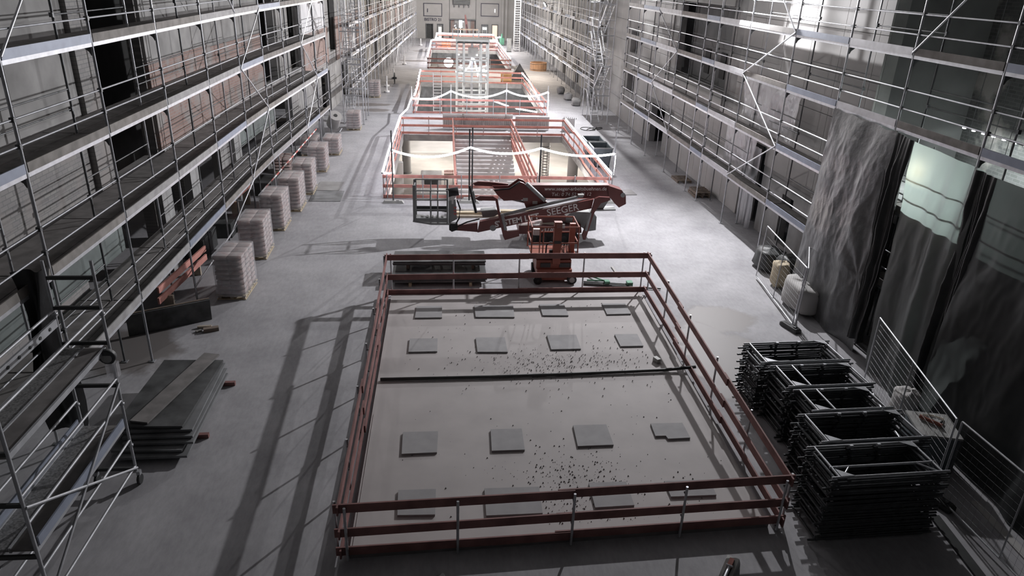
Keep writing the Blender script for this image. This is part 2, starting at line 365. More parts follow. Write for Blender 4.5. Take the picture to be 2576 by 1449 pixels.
# right wall
RW = 13.8
ROPEN = [(35.3, 43.6, 5.0, 9.0), (52.8, 54.9, 5.1, 6.6), (52.8, 54.9, 2.3, 3.6), (26.3, 27.3, .2, 2.2), (29.4, 30.6, .0, 3.6), (44.5, 47.5, 0, 2.6)]
RY0 = 22.3
wr = struct(wall_cells('wall_right', (RW, RY0), (RW, 60), ZT, [(a-RY0, b-RY0, c, d) for a, b, c, d in ROPEN], 'plaster_grey', .4, -1))
ro2 = []
for k in range(8):
    s = 3+k*7.6; ro2 += [(s, s+1.1, 5.0, 6.8), (s+3.6, s+5.4, 0, 2.6), (s, s+1.1, 2.4, 3.7)]
wr2 = struct(wall_cells('wall_right_far', (RW, 60), (RW-1.0, 127), ZT, ro2, 'plaster_light', .4, -1))
struct(box('wall_right_back', (RW+4.2, 84, 6), (.3, 90, 13), 'plaster_dark'))
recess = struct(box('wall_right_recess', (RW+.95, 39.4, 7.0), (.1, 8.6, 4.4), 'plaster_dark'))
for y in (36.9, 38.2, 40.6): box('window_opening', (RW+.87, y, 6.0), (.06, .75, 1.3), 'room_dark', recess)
# cladding panels of the right wall: each board a piece
zs = [0, 1.45, 2.9, 4.35, 5.8, 7.25, 8.7, 10.2, 11.7]
y = RY0+.03
def free(y0, y1, z0, z1): return not any(o[0]-.02 < y1 and o[1]+.02 > y0 and o[2]-.02 < z1 and o[3]+.02 > z0 for o in ROPEN)
ys_ = [RY0]+[22.8+2.18*k for k in range(18)]
for k in range(len(ys_)-1):
    for j in range(len(zs)-1):
        if free(ys_[k], ys_[k+1], zs[j], zs[j+1]):
            box('wall_panel', (RW-.035, (ys_[k]+ys_[k+1])/2, (zs[j]+zs[j+1])/2), (.07, ys_[k+1]-ys_[k]-.02, zs[j+1]-zs[j]-.02), 'plaster_light', wr)
for z0, z1 in ((3.9, 5.0), (9.0, 11.7)): box('wall_panel', (RW-.035, 39.4, (z0+z1)/2), (.07, 8.2, z1-z0-.02), 'plaster_light', wr)
# side room behind the tarpaulins
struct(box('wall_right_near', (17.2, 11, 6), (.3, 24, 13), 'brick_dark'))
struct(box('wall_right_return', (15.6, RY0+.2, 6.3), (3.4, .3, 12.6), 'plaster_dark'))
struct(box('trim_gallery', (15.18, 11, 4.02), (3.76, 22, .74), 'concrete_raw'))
# far wall
FY = 125.3
fo = [(-2.85, -1.75, 0, 2.25), (-1.0, -.1, 0, 2.25), (1.0, 5.2, 0, 3.0), (6.2, 7.25, 0, 2.35), (7.9, 8.9, 0, 2.4)]
wb = struct(wall_cells('wall_back', (-12, FY), (16, FY), ZT, [(a+12, b+12, c, d) for a, b, c, d in fo], 'plaster_light', .4))
for x0, x1, z0, z1, hx in ((-3.2, -.3, 3.45, 5.35, -2.6), (6.1, 8.95, 3.7, 5.6, 8.35)):
    p = box('wall_panel', ((x0+x1)/2, FY-.04, (z0+z1)/2), (x1-x0, .06, z1-z0), 'plaster_light', wb)
    for xa in (x0, x1): box('panel_joint', (xa, FY-.06, (z0+z1)/2), (.1, .1, z1-z0+.1), 'letter_dark', p)
    for za in (z0, z1): box('panel_joint', ((x0+x1)/2, FY-.06, za), (x1-x0, .1, .1), 'letter_dark', p)
    box('slot_light', (hx, FY-.1, (z0+z1)/2-.1), (.14, .06, .55), 'glass_lit' if hx > 0 else 'letter_dark', p)
for x in (.95, 5.25): box('wall_joint', (x, FY-.03, 6.2), (.08, .06, 12.2), 'plaster_dark', wb)
sgn = text('wall_lettering', 'BISTRO 21', 'letter_dark', XZ(-3.15, FY-.06, 2.72), .62, wb, .012)
text('neon_sign', '', 'letter_dark', XZ(0, 0, -50), .1, wb) if False else None
vb = thing('ventilation_grille', 'dark slatted grille box on four brackets high on the far wall', 'vent', (2.9, FY, 5.3))
box('housing', (2.9, FY-.25, 5.85), (2.7, .45, 1.0), 'plastic_dark', vb)
for k in range(7): box('slat', (2.9, FY-.49, 5.45+k*.13), (2.6, .03, .05), 'machine_grey', vb)
for k in range(4): box('bracket', (1.75+k*.78, FY-.2, 5.12), (.14, .3, .4), 'steel_dark', vb)
def door(n, x0, x1, z1, leaf, lab=None):
    t = struct(link('door_%d' % n, None, Matrix.Translation(((x0+x1)/2, FY, 0))))
    for x in (x0, x1): box('door_frame', (x, FY-.05, z1/2), (.1, .2, z1), 'steel_dark', t)
    box('door_head', ((x0+x1)/2, FY-.05, z1), (x1-x0+.1, .2, .1), 'steel_dark', t)
    box('door_leaf', ((x0+x1)/2, FY+.2, z1/2), (x1-x0, .06, z1), leaf, t); return t
door(1, -2.85, -1.75, 2.25, 'plastic_dark')
d2 = door(2, -1.0, -.1, 2.25, 'machine_grey'); box('lit_pane', (-.62, FY+.15, .95), (.48, .05, 1.7), 'door_lit', d2)
d3 = door(3, 6.2, 7.25, 2.35, 'machine_grey'); box('lit_pane', (6.72, FY+.15, 1.75), (.65, .05, .4), 'glass_lit', d3)
for x in (6.35, 7.1): box('white_jamb', (x, FY+.1, 1.0), (.1, .1, 2.0), 'white_plastic', d3)
d4 = door(4, 7.9, 8.9, 2.4, 'timber_pale'); box('lit_pane', (8.4, FY+.15, 1.2), (.8, .05, 2.2), 'door_warm', d4)
ent = struct(link('window_1', None, Matrix.Translation((3.1, FY, 0))))
box('lintel_beam', (3.1, FY-.1, 3.05), (4.4, .3, .16), 'steel_dark', ent)
for k in range(6): box('glass_pane', (1.45+k*.66, FY+.22, 1.5), (.62, .04, 2.9), 'brick_red' if k in (0, 5) else 'glass_lit' if k in (2,) else 'plaster_light', ent)
for k in range(7): box('mullion', (1.12+k*.66, FY+.1, 1.5), (.07, .1, 3.0), 'machine_grey', ent)
for k in range(9): box('ceiling_spot', (1.7+rnd(0, 2.4), FY+.12, 1.4+rnd(0, 1.4)), (.13, .04, .1), 'spot_glow', ent)
for x in (2.5, 3.0): box('door_leaf', (x, FY+.1, .9), (.34, .05, 1.7), 'plastic_dark', ent)
for x in (9.6, 10.2): struct(box('trim_pilaster', (x, FY-.25, 6.3), (.35, .5, 12.6), 'plaster_light'))
struct(box('ceiling', (2, 62, 13.0), (30, 134, .3), 'plaster_grey'))
struct(box('wall_front', (2, -2.8, 6.3), (30, .3, 12.6), 'plaster_dark'))

# ------------------------------------------------------------------ scaffolds
def base_plate(x, y, T): box('base_plate', (x, y, .012), (.15, .15, .02), 'steel', T)
def scaffold(T, P, levels, ztop, side, wid=.74, planks=2, console=0, braces=(), toes=('toe_wood', 'toe_steel', 'toe_blue'), inner_rails=True, brackets=True, r=.03, z0=0, deck='deck_wood', base=True, skip=(), rail='steel_bright', std=('steel', 'steel_bright'), couplers=False):
    n = len(P); I = [(x+side*wid, y) for x, y in P]
    for i in range(n):
        tube('standard', (*P[i], z0), (*P[i], ztop), r, std[1] if i % 3 else std[0], T)
        tube('standard', (*I[i], z0), (*I[i], ztop), r*.9, 'steel_dark' if i % 2 else 'steel', T)
        if base: base_plate(*P[i], T); base_plate(*I[i], T)
        for z in levels:
            cx = side*console
            tube('transom', (P[i][0], P[i][1], z-.06), (I[i][0]+cx, I[i][1], z-.06), .024, 'steel_dark', T, 6)
            if couplers:
                for h in (.55, 1.05): box('coupler', (P[i][0]-side*.01, P[i][1]-.04, z+h), (.09, .08, .09), 'steel_dark', T)
                for h in (.6,): box('coupler', (I[i][0], I[i][1]-.04, z+h), (.08, .07, .1), 'steel_dark', T)
            if brackets:
                prism_b(T, P[i], z, side); 
                if console: prism_b(T, I[i], z, side)
    for i in range(n-1):
        (xa, ya), (xb, yb) = P[i], P[i+1]
        for li, z in enumerate(levels):
            if (i, li) in skip: continue
            for k in range(planks):
                o = side*(wid/planks)*(k+.5); wpl = wid/planks-.02
                board('deck_plank', (xa+o, ya+.03, z), (xb+o, yb-.03, z), wpl, .05, deck if k or deck != 'deck_wood' else 'deck_wood', T, up=(1, 0, 0))
            if console:
                o = side*(wid+console/2+.04); board('deck_plank', (xa+o, ya+.03, z), (xb+o, yb-.03, z), console-.05, .05, deck, T, up=(1, 0, 0))
            board('deck_edge', (xa-side*.012, ya+.04, z-.015), (xb-side*.012, yb-.04, z-.015), .085, .02, 'steel_bright', T)
            tm = toes[(i*7+li*3) % len(toes)]
            board('toe_board', (xa-side*.02, ya+.05, z+.125), (xb-side*.02, yb-.05, z+.125), .19, .03, tm, T)
            for h in (.55, 1.05): tube('guard_rail', (xa, ya, z+h), (xb, yb, z+h), .022, rail, T, 6)
            if inner_rails and (i+li) % 2 == 0:
                for h in (.6, 1.05): tube('guard_rail', (*I[i], z+h), (*I[i+1], z+h), .018, 'steel_dark', T, 6)
    zz = [z0+.15]+list(levels)+[ztop]
    for i, k, up in braces:
        a, b = (P[i], P[i+1]) if up else (P[i+1], P[i]); o = -side*.05
        tube('brace', (a[0]+o, a[1], zz[k]+.1), (b[0]+o, b[1], zz[k+1]+.1), .026, 'steel_bright', T, 6)
def prism_b(T, p, z, side):
    k = ('gus', side)
    if k not in MC:
        s = side; v = []; pts = [(0, -.06), (.0, -.24), (s*.04, -.26), (s*.08, -.17), (s*.2, -.08)]
        for yy in (-.025, .025): v += [(x, yy, zz) for x, zz in pts]
        n = 5; f = [tuple(range(5)), tuple(range(5, 10))[::-1]]+[(i, 5+i, 5+(i+1) % 5, (i+1) % 5) for i in range(5)]
        MC[k] = mesh(v, f, 'steel_dark')
    link('bracket', MC[k], Matrix.Translation((*p, z)), T)
YL = [6.6, 10.4, 14.23, 17.95, 21.9, 25.95, 30.05, 33.7, 37.3, 40.9, 44.4, 47.6]
ZL = [1.82, 4.07, 6.21, 8.28]
sl = thing('facade_scaffold', 'long tube scaffold with four decks along the near left wall', 'scaffold', (-8, 12, 0))
scaffold(sl, [(xl(y), y) for y in YL], ZL, 11.4, -1, .72, 2, .78, [(6, 3, True), (6, 2, False), (5, 4, False), (6, 1, True), (9, 3, True), (9, 2, False), (9, 1, True), (2, 4, True)], toes=('toe_wood', 'toe_mid', 'toe_wood', 'toe_blue', 'toe_mid'), rail='steel_mid', std=('steel_mid', 'steel'), couplers=True, r=.034)
YLF = [56.5+2.57*k for k in range(25)]
slf = thing('facade_scaffold', 'far run of tube scaffold on the left wall beyond the stair tower', 'scaffold', (-6.9, 56, 0))
scaffold(slf, [(xl(y), y) for y in YLF], ZL, 11.4, -1, .72, 2, 0, [(k, j % 4, (k+j) % 2 == 0) for j, k in enumerate(range(0, 24, 3))])
YR = [8.4, 12.0, 15.56, 18.97, 22.28, 25.94, 30.04, 33.58, 35.36, 39.25, 43.25, 46.6, 50.2]
ZR = [2.17, 4.34, 6.5, 8.4]
sr_ = thing('facade_scaffold', 'bright steel scaffold along the near right wall with plastic sheets hung on it', 'scaffold', (12.5, 20, 0))
scaffold(sr_, [(xr(y), y) for y in YR], ZR, 11.4, 1, .74, 2, 0, [(5, 3, False), (5, 2, True), (5, 1, False), (9, 3, True), (9, 2, False), (9, 1, True), (5, 4, True), (2, 4, False)], toes=('toe_steel', 'toe_blue', 'toe_wood'), couplers=True)
YRF = [59.0+2.57*k for k in range(25)]
srf = thing('facade_scaffold', 'far run of scaffold along the right wall beyond the stair tower', 'scaffold', (11.8, 59, 0))
scaffold(srf, [(xr(y), y) for y in YRF], ZR, 11.4, 1, .74, 2, 0, [(k, j % 4, (k+j) % 2 == 0) for j, k in enumerate(range(1, 24, 3))])
def stair_tower(T, x0, x1, y0, y1, lv, ztop, bright='steel_bright'):
    for x in (x0, x1):
        for y in (y0, (y0+y1)/2, y1): tube('standard', (x, y, 0), (x, y, ztop), .03, bright, T); base_plate(x, y, T)
    zz = [.1]+lv
    for k in range(len(zz)-1):
        a, b = zz[k], zz[k+1]; ya, yb = (y0+.2, y1-.7) if k % 2 == 0 else (y1-.7, y0+.2); xm = x0+.35 if k % 2 == 0 else x1-.35
        for o in (-.28, .28):
            board('stringer', (xm+o, ya, a), (xm+o, yb, b), .14, .03, bright, T)
            tube('hand_rail', (xm+o, ya, a+1.0), (xm+o, yb, b+1.0), .02, bright, T, 6)
        for q in range(9):
            t = (q+.5)/9; box('tread', (xm, ya+(yb-ya)*t, a+(b-a)*t), (.54, .2, .03), 'alu_deck', T)
        box('landing', ((x0+x1)/2, y1-.35, b-.03), (x1-x0-.06, .6, .05), 'alu_deck', T)
        box('landing', ((x0+x1)/2, y0+.1, b-.03), (x1-x0-.06, .25, .05), 'alu_deck', T)
        for x in (x0, x1):
            for h in (.5, 1.0): tube('guard_rail', (x, y0, b+h), (x, y1, b+h), .02, 'steel', T, 6)
        for y in (y0, y1):
            for h in (0, .5, 1.0): tube('guard_rail', (x0, y, b+h), (x1, y, b+h), .02, 'steel', T, 6)
stR = thing('stair_tower', 'bright aluminium stair tower standing out from the right scaffold', 'stair tower', (11.2, 53.4, 0))
stair_tower(stR, 10.95, 12.15, 53.3, 57.0, [2.1, 4.2, 6.3, 8.4, 10.4], 11.6)
stL = thing('stair_tower', 'grey stair tower projecting from the left scaffold behind the bag pallets', 'stair tower', (-6.3, 51.3, 0))
stair_tower(stL, -7.0, -5.65, 51.7, 55.2, [2.0, 4.1, 6.2, 8.3, 10.3], 11.4, 'steel')
lt = thing('ladder_tower', 'slim white ladder tower at the far right scaffold', 'ladder tower', (10.3, 107, 0))
for x in (9.95, 10.75):
    for y in (106.6, 107.5): tube('upright', (x, y, 0), (x, y, 9.5), .05, 'white_plastic', lt)
for k in range(30):
    tube('rung', (9.95, 106.6, .3+k*.31), (10.75, 106.6, .3+k*.31), .035, 'white_plastic', lt, 6)
    if k % 6 == 0:
        for x in (9.95, 10.75): tube('rung', (x, 106.6, .3+k*.31), (x, 107.5, .3+k*.31), .035, 'white_plastic', lt, 6)
for k in range(3): box('cabinet', (9.3, 104.6+k*1.3, .85), (.6, 1.1, 1.7), 'machine_grey', None) if False else None
FL_LAB = {'flood_light_main': 'main work floodlight above the picture on the near right scaffold', 'flood_light_stair': 'work floodlight on top of the right stair tower', 'fill_light_left': 'added fill light above the picture on the left scaffold',
          'flood_light_far': 'glaring white floodlight high on the far right scaffold', 'flood_light_end': 'work floodlight near the far right corner of the hall', 'flood_light_corner': 'work floodlight on the far left scaffold'}
for nm, loc, aim, wt, c in FLOODS:
    d = (Vector(aim)-Vector(loc)).normalized(); L_ = Vector(loc)-d*.06
    t = thing('floodlight', FL_LAB[nm], 'floodlight', loc)
    board('housing', L_-d*.12, L_-d*.02, .5, .6, 'plastic_dark', t); board('lens', L_-d*.02, L_, .4, .5, 'lamp_glow', t)
    q = L_-d*.1; tube('bracket', q, (xr(q.y) if q.x > 2 else xl(q.y), q.y, q.z+.15), .03, 'steel', t, 6)
# ------------------------------------------------------------------ near platform with its cover boards
SZ = .15
C4 = [(-1.79, 10.37), (6.47, 10.78), (6.74, 22.09), (-1.77, 21.97)]
pf = thing('concrete_platform', 'raised concrete slab inside the red guard rail in front', 'platform', (2.3, 15.6, 0))
def quad_slab(name, c, z0, z1, mat, par):
    v = [(x, y, z) for z in (z0, z1) for x, y in c]
    return pm(name, v, [(3, 2, 1, 0), (4, 5, 6, 7), (0, 1, 5, 4), (1, 2, 6, 5), (2, 3, 7, 6), (3, 0, 4, 7)], mat, par)
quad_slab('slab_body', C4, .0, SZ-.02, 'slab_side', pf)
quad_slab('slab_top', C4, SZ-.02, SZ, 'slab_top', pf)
quad_slab('topping_sheet', [(-1.74, 10.42), (6.42, 10.83), (6.5, 15.6), (-1.74, 14.9)], SZ, SZ+.012, 'slab_top', pf)
PL = [(round(a*.995, 3), round(b*.995, 3), c, d) for a, b, c, d in ((-0.94, 20.24, 0.84, 0.85), (0.96, 20.26, 1.22, 0.85), (3.1, 20.34, 0.82, 0.83), (5.19, 20.38, 0.79, 0.82), (-1.04, 18.04, 0.81, 0.8), (0.92, 17.99, 0.86, 0.87), (3.06, 18.08, 0.87, 0.89), (5.14, 18.22, 0.68, 0.76), (-0.98, 13.3, 0.78, 0.83), (1.04, 13.33, 0.75, 0.83), (3.03, 13.42, 0.84, 0.83), (4.95, 13.62, 0.81, 0.63), (-0.96, 11.32, 0.74, 0.75), (0.8, 11.22, 1.13, 0.82), (3.03, 11.35, 0.82, 0.77), (4.69, 11.6, 0.98, 0.5))]
rows = ('the farthest row', 'the row behind the hose', 'the row before the hose', 'the nearest row'); cols_ = ('leftmost', 'second', 'third', 'rightmost')
for i, (x, y, a, b) in enumerate(PL):
    z = SZ if y > 15.8 else SZ+.012
    pts = [(x, y), (x+a, y+rnd(-.03, .04)), (x+a+rnd(-.02, .04), y+b), (x+rnd(-.03, .03), y+b)]
    if i == 11: pts = [(x, y+.12), (x+.25, y+.12), (x+.27, y), (x+a, y+.02), (x+a, y+b), (x+.02, y+b)]
    n = len(pts); v = [(*p, z+h) for h in (.002, .045) for p in pts]
    f = [tuple(range(n))[::-1], tuple(range(n, 2*n))]+[(k, (k+1) % n, n+(k+1) % n, n+k) for k in range(n)]
    tag(pm('cover_board', v, f, 'cover_grey'), ('wide ' if a > 1 else 'notched ' if i == 11 else 'square ')+'grey cover board on the platform, %s of %s' % (cols_[i % 4], rows[i//4]), 'cover board', 'cover boards on the platform')
v, f = [], []
for k in range(1300):
    if k < 520: x, y = random.gauss(3.2, 1.4), random.gauss(17.25, .5)
    elif k < 1050: x, y = random.gauss(2.7, .75), random.gauss(11.9, .8)
    else: x, y = rnd(-1, 6.2), rnd(10.9, 21.5)
    if not (-1.5 < x < 6.3 and 10.9 < y < 21.6): continue
    s = random.choice((.008, .011, .015, .022)); z = SZ+.01+s*.3
    b = len(v); v += [(x-s, y-s, z-.004), (x+s, y-s*.6, z-.004), (x, y+s, z-.004), (x+s*.1, y, z+s)]; f += [(b, b+1, b+3), (b+1, b+2, b+3), (b+2, b, b+3), (b, b+2, b+1)]
tag(pm('grit', v, f, 'stone_dust'), 'scattered stone grit lying on the platform', 'grit', None, 'stuff')
tag(cable('hose', [(-1.7, 16.46, SZ+.05), (1.2, 16.5, SZ+.05), (3.5, 16.58, SZ+.05), (6.0, 16.7, SZ+.06), (6.9, 16.74, SZ+.12)], .045, 'plastic_dark', None, 8), 'straight black hose lying across the middle of the platform', 'hose')
blk = tag(box('timber_block', (5.95, 17.25, SZ+.07), (.12, .2, .13), 'plastic_grey', None, .4), 'small loose block at the right edge of the platform', 'block')

def railing(name, label, corners, z, boards, bmat, spacing=2.1, closed=True, post_h=1.2, post_mat='steel', out=.1, bh=.15, group=None, skip_sides=(), hs=(1, 1, 1, 1)):
    T = thing(name, label, 'railing', (corners[0][0], corners[0][1], z), group)
    n = len(corners); cx = sum(c[0] for c in corners)/n; cyy = sum(c[1] for c in corners)/n
    for i in range(n if closed else n-1):
        if i in skip_sides: continue
        a, b = Vector(corners[i]), Vector(corners[(i+1) % n]); d = b-a; L = d.length; d /= L; nn = Vector((-d.y, d.x))
        m = (a+b)/2
        if (m-Vector((cx, cyy))).dot(nn) < 0: nn = -nn
        k = max(1, round(L/spacing))
        for j in range(k+1):
            p = a+d*min(max(L*j/k, .15), L-.15)+nn*(out*.35); sc = hs[i]+(hs[(i+1) % n]-hs[i])*j/k
            po = tube('post', (p.x, p.y, z-.12), (p.x, p.y, z+post_h*sc), .027, post_mat, T, 6)
            for hb in boards: 
                q = p-nn*.03
                box('rail_hook', (q.x, q.y, z+hb*sc-.1), (.05, .07, .025), 'steel_dark', T, math.atan2(d.y, d.x))
        kb = max(1, round(L/4.2))
        for hb in boards:
            for j in range(kb):
                s0, s1 = L*j/kb-(.3 if j else .06), L*(j+1)/kb+(.06 if j == kb-1 else .02)
                off = -.03-(.035 if j % 2 else 0); dz = rnd(-.012, .012)
                p, q = a+d*s0+nn*off, a+d*s1+nn*off; k0 = hs[i]+(hs[(i+1) % n]-hs[i])*s0/L; k1 = hs[i]+(hs[(i+1) % n]-hs[i])*s1/L
                board('rail_board', (p.x, p.y, z+hb*k0+dz), (q.x, q.y, z+hb*k1+rnd(-.012, .012)), bh, .034, bmat, T)
    return T
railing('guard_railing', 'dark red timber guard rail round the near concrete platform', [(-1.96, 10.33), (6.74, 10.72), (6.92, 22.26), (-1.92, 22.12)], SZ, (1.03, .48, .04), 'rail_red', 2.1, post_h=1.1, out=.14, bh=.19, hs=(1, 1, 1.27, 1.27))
# ------------------------------------------------------------------ pit guard rails
RB = (1.07, .6, .1)
def pc(i, o=.12):
    x0, x1, y0, y1 = PITS[i]; return [(x0-o, y0-o), (x1+o, y0-o), (x1+o, y1+o), (x0-o, y1+o)]
railing('guard_railing', 'hose-lit red timber guard rail round the stair opening behind the boom lift', pc(0), 0, RB, 'rail_red_lit', 1.9)
railing('guard_railing', 'red timber guard rail round the opening with the lift shaft', pc(1), 0, RB, 'rail_red_lit', 2.2)
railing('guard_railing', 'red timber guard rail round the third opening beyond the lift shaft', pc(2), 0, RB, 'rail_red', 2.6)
railing('guard_railing', 'red timber guard rail round the farthest opening before the end wall', pc(3), 0, RB, 'rail_red_lit', 2.6)
# stair flight down into the first pit
st = thing('stair_flight', 'wide pale concrete stair going down into the opening between red boards', 'stairs', (2.6, 48, -3))
for k in range(18):
    box('step', (2.6, 48.1-.4*(k+.5), -.17*(k+1)-.09), (3.75, .42, .18), 'plaster_white', st)
prism('stair_soffit', [(0, 0), (1, 0), (1, 1)], 0, .01, 'concrete_raw', st) if False else None
for x in (.62, 4.55):
    T = thing('stair_guard', 'tall red boards edging the %s side of the stair flight' % ('left' if x < 1 else 'right'), 'railing', (x, 41, 0))
    for y in (34.2, 38.0, 41.8, 45.4, 48.3): tube('post', (x, y, -.4), (x, y, 1.2), .03, 'steel', T, 6)
    for a, b in ((33.9, 38.1), (38.0, 42.1), (42.0, 46.0), (45.6, 48.5)):
        for h in (1.05, .62, .2): board('rail_board', (x-.05, a, h), (x-.05, b, h), .2, .04, 'rail_red_lit', T)
    board('string_board', (x, 33.8, -.35), (x, 48.4, -.35), .5, .12, 'rail_red_lit', T)
# columns in the first pit
def column(x, y, z0, z1, r, lab):
    T = thing('concrete_column', lab, 'column', (x, y, z0))
    tube('shaft', (x, y, z0), (x, y, z1), r, 'plaster_light', T, 16); tube('collar', (x, y, z0), (x, y, z0+.06), r+.05, 'concrete_raw', T, 16)
column(-2.65, 50.2, -3.05, -.4, .3, 'round concrete column in the stair opening by the far left corner')
column(-2.75, 42.5, -3.05, -.4, .3, 'round concrete column in the stair opening halfway along the left side')
column(8.75, 47.6, -3.05, -.4, .36, 'thick round concrete column in the stair opening by the right rail')
cg = thing('rebar_column', 'concrete column stub with black rebar cage inside the stair opening', 'column', (7.1, 49.6, -3.05))
tube('shaft', (7.1, 49.6, -1.0), (7.1, 49.6, -.4), .3, 'plaster_light', cg, 16)
for k in range(11): 
    pts = [(7.1+.3*math.cos(a*math.pi/6), 49.6+.3*math.sin(a*math.pi/6), -2.9+k*.2) for a in range(13)]
    cable('stirrup', pts, .022, 'plastic_dark', cg, 5)
for a in range(6): tube('rebar', (7.1+.28*math.cos(a*math.pi/3), 49.6+.28*math.sin(a*math.pi/3), -3.05), (7.1+.28*math.cos(a*math.pi/3), 49.6+.28*math.sin(a*math.pi/3), -.6), .018, 'plastic_dark', cg, 5)
# ------------------------------------------------------------------ pallets of bagged material
def bag_mesh():
    v, f = [], []; nx, ny = 4, 3
    for sgn in (1, -1):
        for i in range(nx+1):
            for j in range(ny+1):
                a, b = i/nx*2-1, j/ny*2-1; e = (1-abs(a)**4)*(1-abs(b)**4)
                v.append((a*.5*(1-.04*abs(b)**3), b*.5*(1-.04*abs(a)**3), sgn*(.3+.2*e)))
    o = (nx+1)*(ny+1)
    for s in (0, 1):
        for i in range(nx):
            for j in range(ny):
                q = (i*(ny+1)+j, (i+1)*(ny+1)+j, (i+1)*(ny+1)+j+1, i*(ny+1)+j+1); q = tuple(k+s*o for k in q)
                f.append(q if not s else q[::-1])
    rim = [i*(ny+1) for i in range(nx+1)]+[nx*(ny+1)+j for j in range(1, ny+1)]+[i*(ny+1)+ny for i in range(nx-1, -1, -1)]+[j for j in range(ny-1, 0, -1)]
    for k in range(len(rim)):
        a, b = rim[k], rim[(k+1) % len(rim)]; f.append((a, a+o, b+o, b))
    return mesh(v, f, 'bag_paper', True)
BAG = bag_mesh()
def bag_pallet(x, y, layers, label, rz=0, w=.86, d=1.36, wrap=True, h=.128):
    with at(x, y, 0, rz):
        h = .17; layers = max(3, round(layers*.128/h)); T = thing('bag_pallet', label, 'pallet', (0, 0, 0), 'pallets of bags')
        pal = box('pallet', (0, 0, .02), (w+.06, d+.06, .02), 'timber_pale', T)
        for k in range(5): box('deck_board', (0, -d/2+.04+k*(d-.08)/4, .135), (w+.08, .13, .025), 'timber_pale', pal)
        for i in (-1, 0, 1):
            for j in (-1, 0, 1): box('block', (i*(w/2-.05), j*(d/2-.06), .075), (.1, .12, .09), 'timber', pal)
        for l in range(layers):
            for i in range(2):
                for j in range(3):
                    M = Matrix.Translation(((i-.5)*w/2+rnd(-.012, .012), (j-1)*d/3+rnd(-.015, .015), .155+h*(l+.5))) @ Matrix.Rotation(rnd(-.04, .04)+(math.pi if l % 2 else 0), 4, 'Z') @ Matrix.Diagonal((w/2*1.02, d/3*1.03, h*1.05, 1))
                    link('bag', BAG, M, T)
        if wrap:
            hh = .16+h*layers; v, f = [], []; n = 24
            def pt(t, z):
                t *= 4; k = int(t) % 4; u = t-int(t); c = [(-1, -1), (1, -1), (1, 1), (-1, 1)]; a, b = c[k], c[(k+1) % 4]
                return ((a[0]+(b[0]-a[0])*u)*(w/2+.022+rnd(0, .02)), (a[1]+(b[1]-a[1])*u)*(d/2+.022+rnd(0, .02)), z)
            zs_ = [.1+(hh-.1)*q/5 for q in range(6)]
            for z in zs_:
                for k in range(n): v.append(pt(k/n, z+(.02 if z == zs_[-1] else 0)))
            for r_ in range(5):
                for k in range(n): f.append((r_*n+k, r_*n+(k+1) % n, (r_+1)*n+(k+1) % n, (r_+1)*n+k))
            f.append(tuple(range(5*n, 6*n))); pm('stretch_film', v, f, 'stretch_film', T, False)
    return T
ordn = ['nearest', 'second', 'third', 'fourth', 'fifth', 'sixth', 'seventh', 'eighth']
PB = [(-6.92, 22.68, 11), (-7.08, 26.25, 11), (-7.05, 29.5, 11), (-6.85, 32.1, 11), (-6.75, 34.75, 11), (-6.77, 39.05, 9), (-6.58, 42.95, 6), (-6.15, 50.25, 8)]
LB = ['film wrapped pallet of bags nearest the camera by the left scaffold', 'second film wrapped pallet of bags along the left scaffold', 'third film wrapped pallet of bags along the left scaffold', 'fourth film wrapped pallet of bags along the left scaffold', 'fifth pallet of bags, close behind the fourth along the scaffold', 'sixth pallet of bags, past the loose floor boards on the left', 'low seventh pallet of bags along the left scaffold', 'pallet of bags standing at the foot of the left stair tower']
for (x, y, l), lab in zip(PB, LB): bag_pallet(x, y, l, lab, rnd(-.03, .03))
bag_pallet(-5.95, 64.1, 9, 'last pallet of bags, far beyond the left stair tower', 0)
bag_pallet(-7.8, 42.65, 7, 'pallet of bags tucked under the left scaffold by the roll', 0)
bag_pallet(-8.55, 38.6, 5, 'half used pallet of bags under the left scaffold deck', .1, wrap=False)
# ------------------------------------------------------------------ boards, sheets and timber lying about on the left
def sheet(name, c, lx, ly, t, mat, label, cat, rz=0, rx=0, ry=0, group=None):
    return tag(box(name, c, (lx, ly, t), mat, None, rz, rx, ry), label, cat, group)
n_l = ['lowest', 'second', 'third', 'fourth', 'fifth', 'top']
for k in range(6):
    sheet('formwork_sheet', (-6.55+rnd(-.06, .1)+(.12 if k < 5 else 0), 15.55-.12*(5-k)+rnd(-.05, .05), .14+k*.075), 1.5, 3.0, .055, 'panel_dark' if k == 5 else 'panel_grey', '%s dark formwork sheet in the stack by the left scaffold foot' % n_l[k], 'formwork sheet', rnd(-.03, .03), 0, 0, 'formwork sheets in the left stack')
for y in (14.3, 16.6): tag(box('timber_bearer', (-6.4, y, .055), (1.9, .1, .1), 'rail_red', None, .03), 'red timber bearer under the %s end of the sheet stack' % ('near' if y < 15 else 'far'), 'timber')
pl_ = sheet('plank', (-6.5, 15.7, .577), .42, 3.2, .045, 'deck_wood', 'grey scaffold plank lying skewed on the left sheet stack', 'plank', -.22)
tp = thing('black_formwork_board', 'long black formwork panel propped on its edge under the left scaffold', 'panel', (-8.1, 19.9, 0))
with at(-8.15, 19.95, .36, .5):
    box('face', (0, 0, 0), (2.3, .05, .7), 'panel_dark', tp, 0, .12)
    box('top_edge', (0, .04, .355), (2.3, .06, .02), 'panel_edge', tp, 0, .12)
sheet('timber_offcut', (-6.95, 19.75, .06), .42, .16, .11, 'panel_edge', 'short timber offcut beside the leaning black panel', 'timber', .35)
sheet('timber_offcut', (-7.2, 19.95, .04), .4, .08, .07, 'timber', 'thin timber offcut behind the short one on the floor', 'timber', .1)
